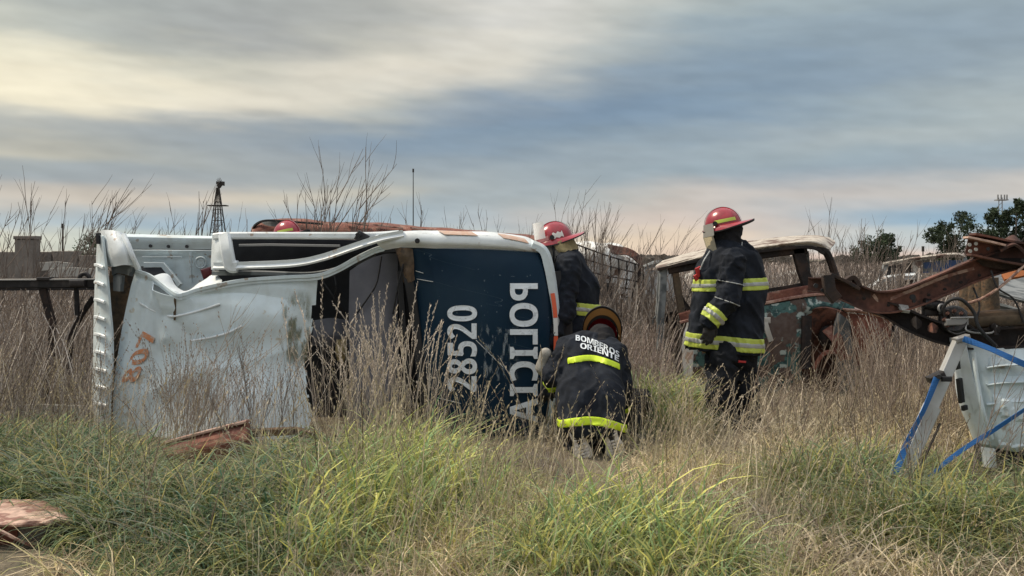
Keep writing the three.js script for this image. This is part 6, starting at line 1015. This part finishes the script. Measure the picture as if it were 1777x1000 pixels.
behind([[318, 480, 7.5, 4, 0.26, 0.42], [300, 570, 7.4, 5, 0.5, 0.15], [332, 610, 7.5, 4, 0.5, 0.1]], 'branching bare weed leaning right in front of the crushed roof', 'bare weeds before the crushed roof', { rad: 0.005, mat: M.twigGrey });
behind([[455, 560, 7.3, 2, 0.4, 0.1], [505, 590, 7.4, 3, 0.4, 0.1], [420, 610, 7.3, 3, 0.6, 0.0]], 'sparse dark weed before the white roof panel', 'sparse weeds before the roof panel', { rad: 0.005 });
behind([[1290, 590, 7.6, 2, 0.3, 0.5], [1400, 560, 7.9, 2, 0.2, 0.3], [1440, 560, 8.2, 2, 0.2, 0.35], [1365, 600, 8.4, 3, 0.6, 0.1]], 'pale dry weed leaning before the teal pickup door', 'pale weeds before the teal door', { mat: M.twigPale, rad: 0.006 });
behind([[1505, 640, 6.2, 1, 0.1, 0.1], [1560, 660, 5.6, 2, 0.3, -0.2], [1620, 700, 5.5, 2, 0.4, 0.3], [1690, 620, 5.7, 2, 0.3, 0.3]], 'dark thin weed stem near the foot of the prop', 'dark weeds by the prop', { rad: 0.005 });

// ---------------------------------------------------------------- grass and ground cover: masses nobody could count
function tuft({ n, len, rad, width, arch, lean, colors, seed, heads = 0, headCol, wob = 0, seg = 5 }) {
  const r = rng(seed), pos = [], col = [], idx = [];
  for (let i = 0; i < n; i++) {
    const a = r() * 6.283, rr = rad * Math.sqrt(r()), az = r() * 6.283 , L = len[0] + (len[1] - len[0]) * r(), w = width * (0.6 + 0.8 * r()), c = colors[Math.floor(r() * colors.length)], k = 0.5 + 0.95 * r() * r() + 0.15;
    let th = lean[0] + (lean[1] - lean[0]) * r(); const bend = (arch[0] + (arch[1] - arch[0]) * r()) / seg;
    const p = V(Math.cos(a) * rr, -0.02, Math.sin(a) * rr), n0 = pos.length / 3, tw = az + 1.571 + (r() - 0.5) * 1.2; let dz = az;
    const push = (q, ww) => { pos.push(q.x - Math.cos(tw) * ww, q.y, q.z - Math.sin(tw) * ww, q.x + Math.cos(tw) * ww, q.y, q.z + Math.sin(tw) * ww); col.push(c[0] * k, c[1] * k, c[2] * k, c[0] * k, c[1] * k, c[2] * k); };
    push(p, w * 0.5);
    for (let j = 1; j <= seg; j++) {
      const st = L / seg; th += bend * (0.6 + 0.8 * j / seg); dz += (r() - 0.5) * wob;
      p.add(V(Math.sin(th) * Math.cos(dz) * st, Math.cos(th) * st, Math.sin(th) * Math.sin(dz) * st));
      push(p, w * 0.5 * (heads ? 0.9 : Math.pow(1 - j / seg, 0.6)) + 0.0003);
      const q = n0 + (j - 1) * 2; idx.push(q, q + 2, q + 1, q + 1, q + 2, q + 3);
    }
    if (heads) {                                           // a seed head of small chaff along the top of the stem
      const m = heads, top = p.clone(), dir = V(Math.sin(th) * Math.cos(dz), Math.cos(th), Math.sin(th) * Math.sin(dz));
      for (let j = 0; j < m; j++) {
        const q = top.clone().addScaledVector(dir, -L * 0.26 * j / m).add(V(r() - 0.5, r() - 0.5, r() - 0.5).multiplyScalar(0.008)), e = dir.clone().add(V(r() - 0.5, r() - 0.2, r() - 0.5).multiplyScalar(1.1)).normalize().multiplyScalar(0.012 + 0.016 * r()), f = V(r() - 0.5, r() - 0.5, r() - 0.5).normalize().multiplyScalar(0.0045), n1 = pos.length / 3, kk = 0.7 + 0.6 * r();
        for (const v of [q, q.clone().addScaledVector(e, 0.5).add(f), q.clone().add(e), q.clone().addScaledVector(e, 0.5).sub(f)]) { pos.push(v.x, v.y, v.z); col.push(headCol[0] * kk, headCol[1] * kk, headCol[2] * kk); }
        idx.push(n1, n1 + 1, n1 + 2, n1, n1 + 2, n1 + 3);
      }
    }
  }
  const g = new THREE.BufferGeometry(); g.setAttribute('position', new THREE.BufferAttribute(new Float32Array(pos), 3)); g.setAttribute('color', new THREE.BufferAttribute(new Float32Array(col), 3)); g.setIndex(idx); g.computeVertexNormals();
  return g;
}
const blocked = (() => {                                   // footprints that grass does not grow through
  const box = []; const add = (p0, p1, d0, d1) => box.push([p0, p1, d0, d1]);
  add(166, 968, 8.42, 10.4); add(978, 1076, 7.5, 8.05); add(1140, 1545, 10.85, 13); add(-120, 128, 4.9, 5.7); add(280, 436, 6.8, 7.5); add(965, 1100, 6.95, 7.5);
  return (x, d) => { const px = CX + x * F / d; for (const [a, b, c, e] of box) if (px > a && px < b && d > c && d < e) return true; return Math.hypot(x - (1266 - CX) * 8.75 / F, d - 8.75) < 0.2; };
})();
function mass(name, geo, mat, label, category, seed, count, spot, tint) {
  const r = rng(seed), o = new THREE.Object3D(), ms = [], cs = [];
  for (let i = 0, tries = 0; i < count && tries < count * 30; tries++) {
    const s = spot(r); if (!s || blocked(s.x, s.d)) continue;
    o.position.set(s.x, groundY(s.x, -s.d) - 0.01, -s.d); o.rotation.set((s.tx || 0) + (r() - 0.5) * 0.2, r() * 6.283, (s.tz || 0) + (r() - 0.5) * 0.2, 'ZXY'); const k = s.s * (0.75 + 0.5 * r()); o.scale.set(k * (s.w || 1), k * (s.h || 1), k * (s.w || 1)); o.updateMatrix();
    ms.push(o.matrix.clone()); const t = tint ? tint(s, r) : [1, 1, 1], b = 0.75 + 0.5 * r(); cs.push([t[0] * b, t[1] * b, t[2] * b]); i++;
  }
  const im = new THREE.InstancedMesh(geo, mat, ms.length); ms.forEach((m, i) => { im.setMatrixAt(i, m); im.setColorAt(i, new THREE.Color().setRGB(...cs[i])); });
  im.name = numbered(name); im.castShadow = im.receiveShadow = true; scene.add(im); return tag(im, label, category, null, 'stuff');
}
const blobs = [[690, 7.0, 0.55, 1.15], [730, 6.5, 0.45, 1], [600, 6.9, 0.4, 0.9], [540, 6.7, 0.45, 1], [450, 6.4, 0.7, 1], [340, 6.4, 0.5, 0.9], [60, 7.3, 0.5, 0.9], [-40, 7.0, 0.6, 0.9], [190, 6.7, 0.6, 0.9], [120, 6.0, 0.6, 1], [250, 5.6, 0.55, 1], [480, 5.3, 0.6, 0.9], [620, 5.3, 0.45, 0.9], [400, 4.8, 0.45, 0.9], [760, 5.8, 0.35, 0.8], [1060, 4.9, 0.35, 1.1], [1120, 5.1, 0.3, 1.1], [960, 4.6, 0.3, 0.9], [1190, 4.6, 0.35, 0.9], [1500, 6.4, 0.4, 0.95], [1560, 6.0, 0.45, 1], [1620, 6.2, 0.4, 1], [1700, 5.7, 0.5, 1], [1770, 5.3, 0.55, 1], [1830, 5.8, 0.5, 1], [1590, 5.3, 0.4, 0.9], [1140, 8.7, 0.42, 1.5], [1180, 9.0, 0.35, 1.4], [1125, 9.2, 0.45, 1.5], [1380, 6.2, 0.3, 0.7]].map(([px, d, rad, h]) => [(px - CX) * d / F, d, rad, h]);
const greenAt = (x, d) => { let g = 0; for (const [bx, bd, br, h] of blobs) g += h * Math.exp(-((x - bx) ** 2 + (d - bd) ** 2) / (br * br)); return g * (0.45 + 1.1 * fbm(x * 2.2 + 30, d * 2.2, 3)); };
const LOW = [[165, 640, 6.9, 8.45, 0.42], [640, 780, 7.1, 8.45, 0.6], [780, 975, 6.5, 8.45, 0.2], [940, 1125, 6.2, 7.75, 0.2], [1190, 1340, 7.2, 8.9, 0.16], [1215, 1560, 8.6, 10.8, 0.5], [265, 450, 6.0, 7.3, 0.3], [-120, 150, 3.9, 5.15, 0.3], [1540, 1640, 5.4, 6.4, 0.7], [940, 1125, 5.6, 6.2, 0.5], [1640, 1800, 5.4, 6.4, 0.6]];
const low = (x, d) => { const px = CX + x * F / d; let k = 1; for (const [a, b, c, e, m] of LOW) if (px > a && px < b && d > c && d < e) k = Math.min(k, m); return k; };
const inView = (r, d0, d1, m = 1.8) => { const d = Math.sqrt(lerp(d0 * d0, d1 * d1, r())), h = 0.49 * d + m; return { x: (r() * 2 - 1) * h, d }; };
const GREEN = [[0.34, 0.39, 0.14], [0.23, 0.28, 0.11], [0.42, 0.45, 0.19], [0.12, 0.18, 0.08], [0.54, 0.53, 0.24], [0.58, 0.52, 0.34]], LUSH = [[0.09, 0.17, 0.09], [0.13, 0.21, 0.11], [0.2, 0.27, 0.12], [0.3, 0.34, 0.16], [0.5, 0.46, 0.34]];
const STRAW = [[0.6, 0.53, 0.37], [0.7, 0.61, 0.42], [0.46, 0.4, 0.3], [0.22, 0.18, 0.14], [0.68, 0.63, 0.5], [0.45, 0.46, 0.24]], GREYS = [[0.52, 0.48, 0.44], [0.4, 0.36, 0.33], [0.66, 0.61, 0.56], [0.2, 0.17, 0.155]];
const side = [['left', -99, -1.05], ['centre', -1.05, 1.35], ['right', 1.35, 99]];
side.forEach(([nm, lo, hi], i) => {
  const share = [1.3, 1.0, 0.9][i];
  mass('green_grass', tuft({ n: 34, len: [0.2, 0.72], rad: 0.12, width: 0.0135, arch: [0.7, 3.1], lean: [0.02, 0.6], colors: i === 0 ? [...GREEN, ...LUSH] : GREEN, seed: 21 + i, wob: 0.5, seg: 6 }), M.grass, `lush arching green grass in the ${nm} foreground`, 'grass', 31 + i, Math.round(1250 * share), (r) => {
    const s = inView(r, 4.1, 9.8); if (s.x < lo || s.x > hi) return null; const g = greenAt(s.x, s.d); if (r() > g * 1.2) return null; s.s = (0.42 + 0.36 * Math.min(1.2, g)) * low(s.x, s.d); if (s.d < 5) s.s *= 0.85; return s;
  }, (s, r) => { const y = r(); return y > 0.6 ? [1.2, 1.1, 0.85] : y > 0.35 ? [1, 1, 1] : [0.6, 0.78, 0.9]; });
  mass('dry_grass', tuft({ n: 44, len: [0.14, 0.54], rad: 0.17, width: 0.0085, arch: [0.2, 3.0], lean: [0.15, 1.25], colors: STRAW, seed: 41 + i, wob: 0.7 }), M.straw, `tangled dry straw grass in the ${nm} foreground`, 'grass', 51 + i, 2300, (r) => {
    const s = inView(r, 4.0, 11); if (s.x < lo || s.x > hi) return null; const g = greenAt(s.x, s.d); if (r() < g * 0.75) return null; s.s = 0.55 + 0.5 * fbm(s.x * 1.4, s.d * 1.4 + 9, 3) + 0.12; s.s *= 0.92 * low(s.x, s.d); s.h = 0.8; return s;
  }, (s, r) => { const n = fbm(s.x * 1.1 + 70, s.d * 1.1, 3), k = sstep(0.35, 0.65, n); return [lerp(0.82, 1.28, k), lerp(0.8, 1.2, k), lerp(0.84, 1.06, k)]; });
  mass('straw_stem', tuft({ n: 7, len: [0.35, 0.85], rad: 0.2, width: 0.0032, arch: [0.05, 0.5], lean: [0.02, 0.35], colors: [[0.42, 0.36, 0.26], [0.3, 0.25, 0.18], [0.16, 0.12, 0.09], [0.48, 0.43, 0.32]], seed: 61 + i, heads: 7, headCol: [0.42, 0.36, 0.25], wob: 0.15 }), M.straw, `thin dry stems standing above the grass in the ${nm} foreground`, 'dry stems', 71 + i, 240, (r) => {
    const s = inView(r, 4.1, 8.4); if (s.x < lo || s.x > hi) return null; s.s = 0.75 + 0.3 * r(); s.tz = -0.1 * (s.x > 0 ? 1.5 : 0.6); if (s.d < 5) s.s *= 0.7; s.s *= low(s.x, s.d); if (s.s < 0.25) return null; return s;
  });
});
const zone = (p0, p1, d0, d1, s0, s1, o = {}) => (r) => { const d = Math.sqrt(lerp(d0 * d0, d1 * d1, r())), px = lerp(p0, p1, r()); if (o.keep && r() > o.keep(px, d)) return null; return { x: (px - CX) * d / F, d, s: lerp(s0, s1, r()), tz: o.tz || 0 }; };
const STALK = (seed, o = {}) => tuft({ n: 16, len: [0.5, 1.0], rad: 0.12, width: 0.0046, arch: [0.05, 0.5], lean: [0.0, 0.28], colors: GREYS, seed, heads: 10, headCol: [0.27, 0.215, 0.17], wob: 0.5, seg: 6, ...o });
const stalks = (label, geo, seed, n, spot, tint) => mass('weed_stalks', geo, M.straw, label, 'weeds', seed, n, spot, tint);
stalks('dense grey brown weed stalks around the dark steel frame at left', STALK(81, { n: 13 }), 91, 1000, zone(-260, 172, 7.7, 14.5, 0.72, 1.1, { keep: (px, d) => d > 9.6 || px < 55 ? 1 : px < 120 ? 0.12 : 0.6 }));
stalks('dry weeds standing in front of the crushed white roof', STALK(82, { width: 0.003, n: 8 }), 92, 72, zone(150, 545, 7.55, 8.3, 0.62, 1.0, { keep: (px) => px < 285 ? 0.12 : 0.2 + 0.8 * Math.exp(-(((px - 345) / 80) ** 2)) }));
stalks('seed headed dry grass standing in front of the open windscreen', STALK(83, { width: 0.004, heads: 22, n: 6, headCol: [0.66, 0.58, 0.49], colors: [[0.6, 0.53, 0.45], [0.7, 0.62, 0.53], [0.38, 0.33, 0.28]] }), 93, 36, zone(555, 752, 7.5, 8.25, 0.78, 1.1));
stalks('sparse pale stems before the navy hood', STALK(84, { n: 5, width: 0.0038, heads: 14, arch: [0.2, 0.9], headCol: [0.45, 0.4, 0.32], colors: [[0.42, 0.37, 0.3], [0.3, 0.26, 0.2]] }), 94, 12, zone(735, 945, 6.9, 8.2, 0.5, 0.9));
stalks('fine brown weeds at the foot of the navy hood', STALK(85, { n: 34, len: [0.15, 0.4], width: 0.003, lean: [0, 0.7], heads: 5 }), 95, 90, zone(835, 985, 6.5, 7.1, 0.35, 0.62));
stalks('reddish brown weeds between the leaning firefighter and the rusty pickup', STALK(86, { n: 11, colors: [[0.44, 0.36, 0.33], [0.54, 0.45, 0.41], [0.26, 0.21, 0.19], [0.64, 0.57, 0.51]] }), 96, 210, zone(1030, 1160, 9.7, 12.8, 0.55, 0.85));
stalks('pale tangled weeds before the teal pickup', STALK(87, { n: 10, colors: [[0.54, 0.47, 0.38], [0.42, 0.36, 0.28], [0.26, 0.21, 0.17]], lean: [0, 0.8], arch: [0.1, 1.4], wob: 0.7, heads: 4 }), 97, 150, zone(1120, 1560, 8.9, 10.8, 0.35, 0.66));
stalks('brown weeds behind the grey prop', STALK(88, { n: 11, colors: [[0.48, 0.41, 0.35], [0.6, 0.52, 0.44], [0.28, 0.23, 0.2]] }), 98, 460, zone(1480, 1740, 8.2, 17, 0.6, 0.95));
stalks('drooping pale seed grass before the standing firefighter', tuft({ n: 9, len: [0.5, 0.95], rad: 0.12, width: 0.0035, arch: [0.3, 1.1], lean: [0.0, 0.4], colors: [[0.6, 0.54, 0.43], [0.48, 0.42, 0.33]], seed: 89, heads: 12, headCol: [0.48, 0.42, 0.33], wob: 0.2, seg: 7 }), 99, 20, zone(1130, 1340, 6.9, 8.3, 0.5, 0.85, { tz: -0.35 }));
stalks('far brown field of dry weeds reaching to the horizon', STALK(90, { n: 34, rad: 0.5, len: [0.45, 1.05], width: 0.011, heads: 12, lean: [0, 0.35] }), 100, 9000, (r) => { const d = 12 + Math.pow(r(), 1.7) * 75, s = { x: (r() * 2 - 1) * (0.5 * d + 3), d, s: 0.8 + 0.35 * r(), w: 1 + d * 0.02 }; return s; }, (s, r) => { const k = sstep(10, 60, s.d); return [lerp(1, 1.1, k), lerp(1, 1.05, k), lerp(1, 1.05, k)]; });
renderer.render(scene, camera);
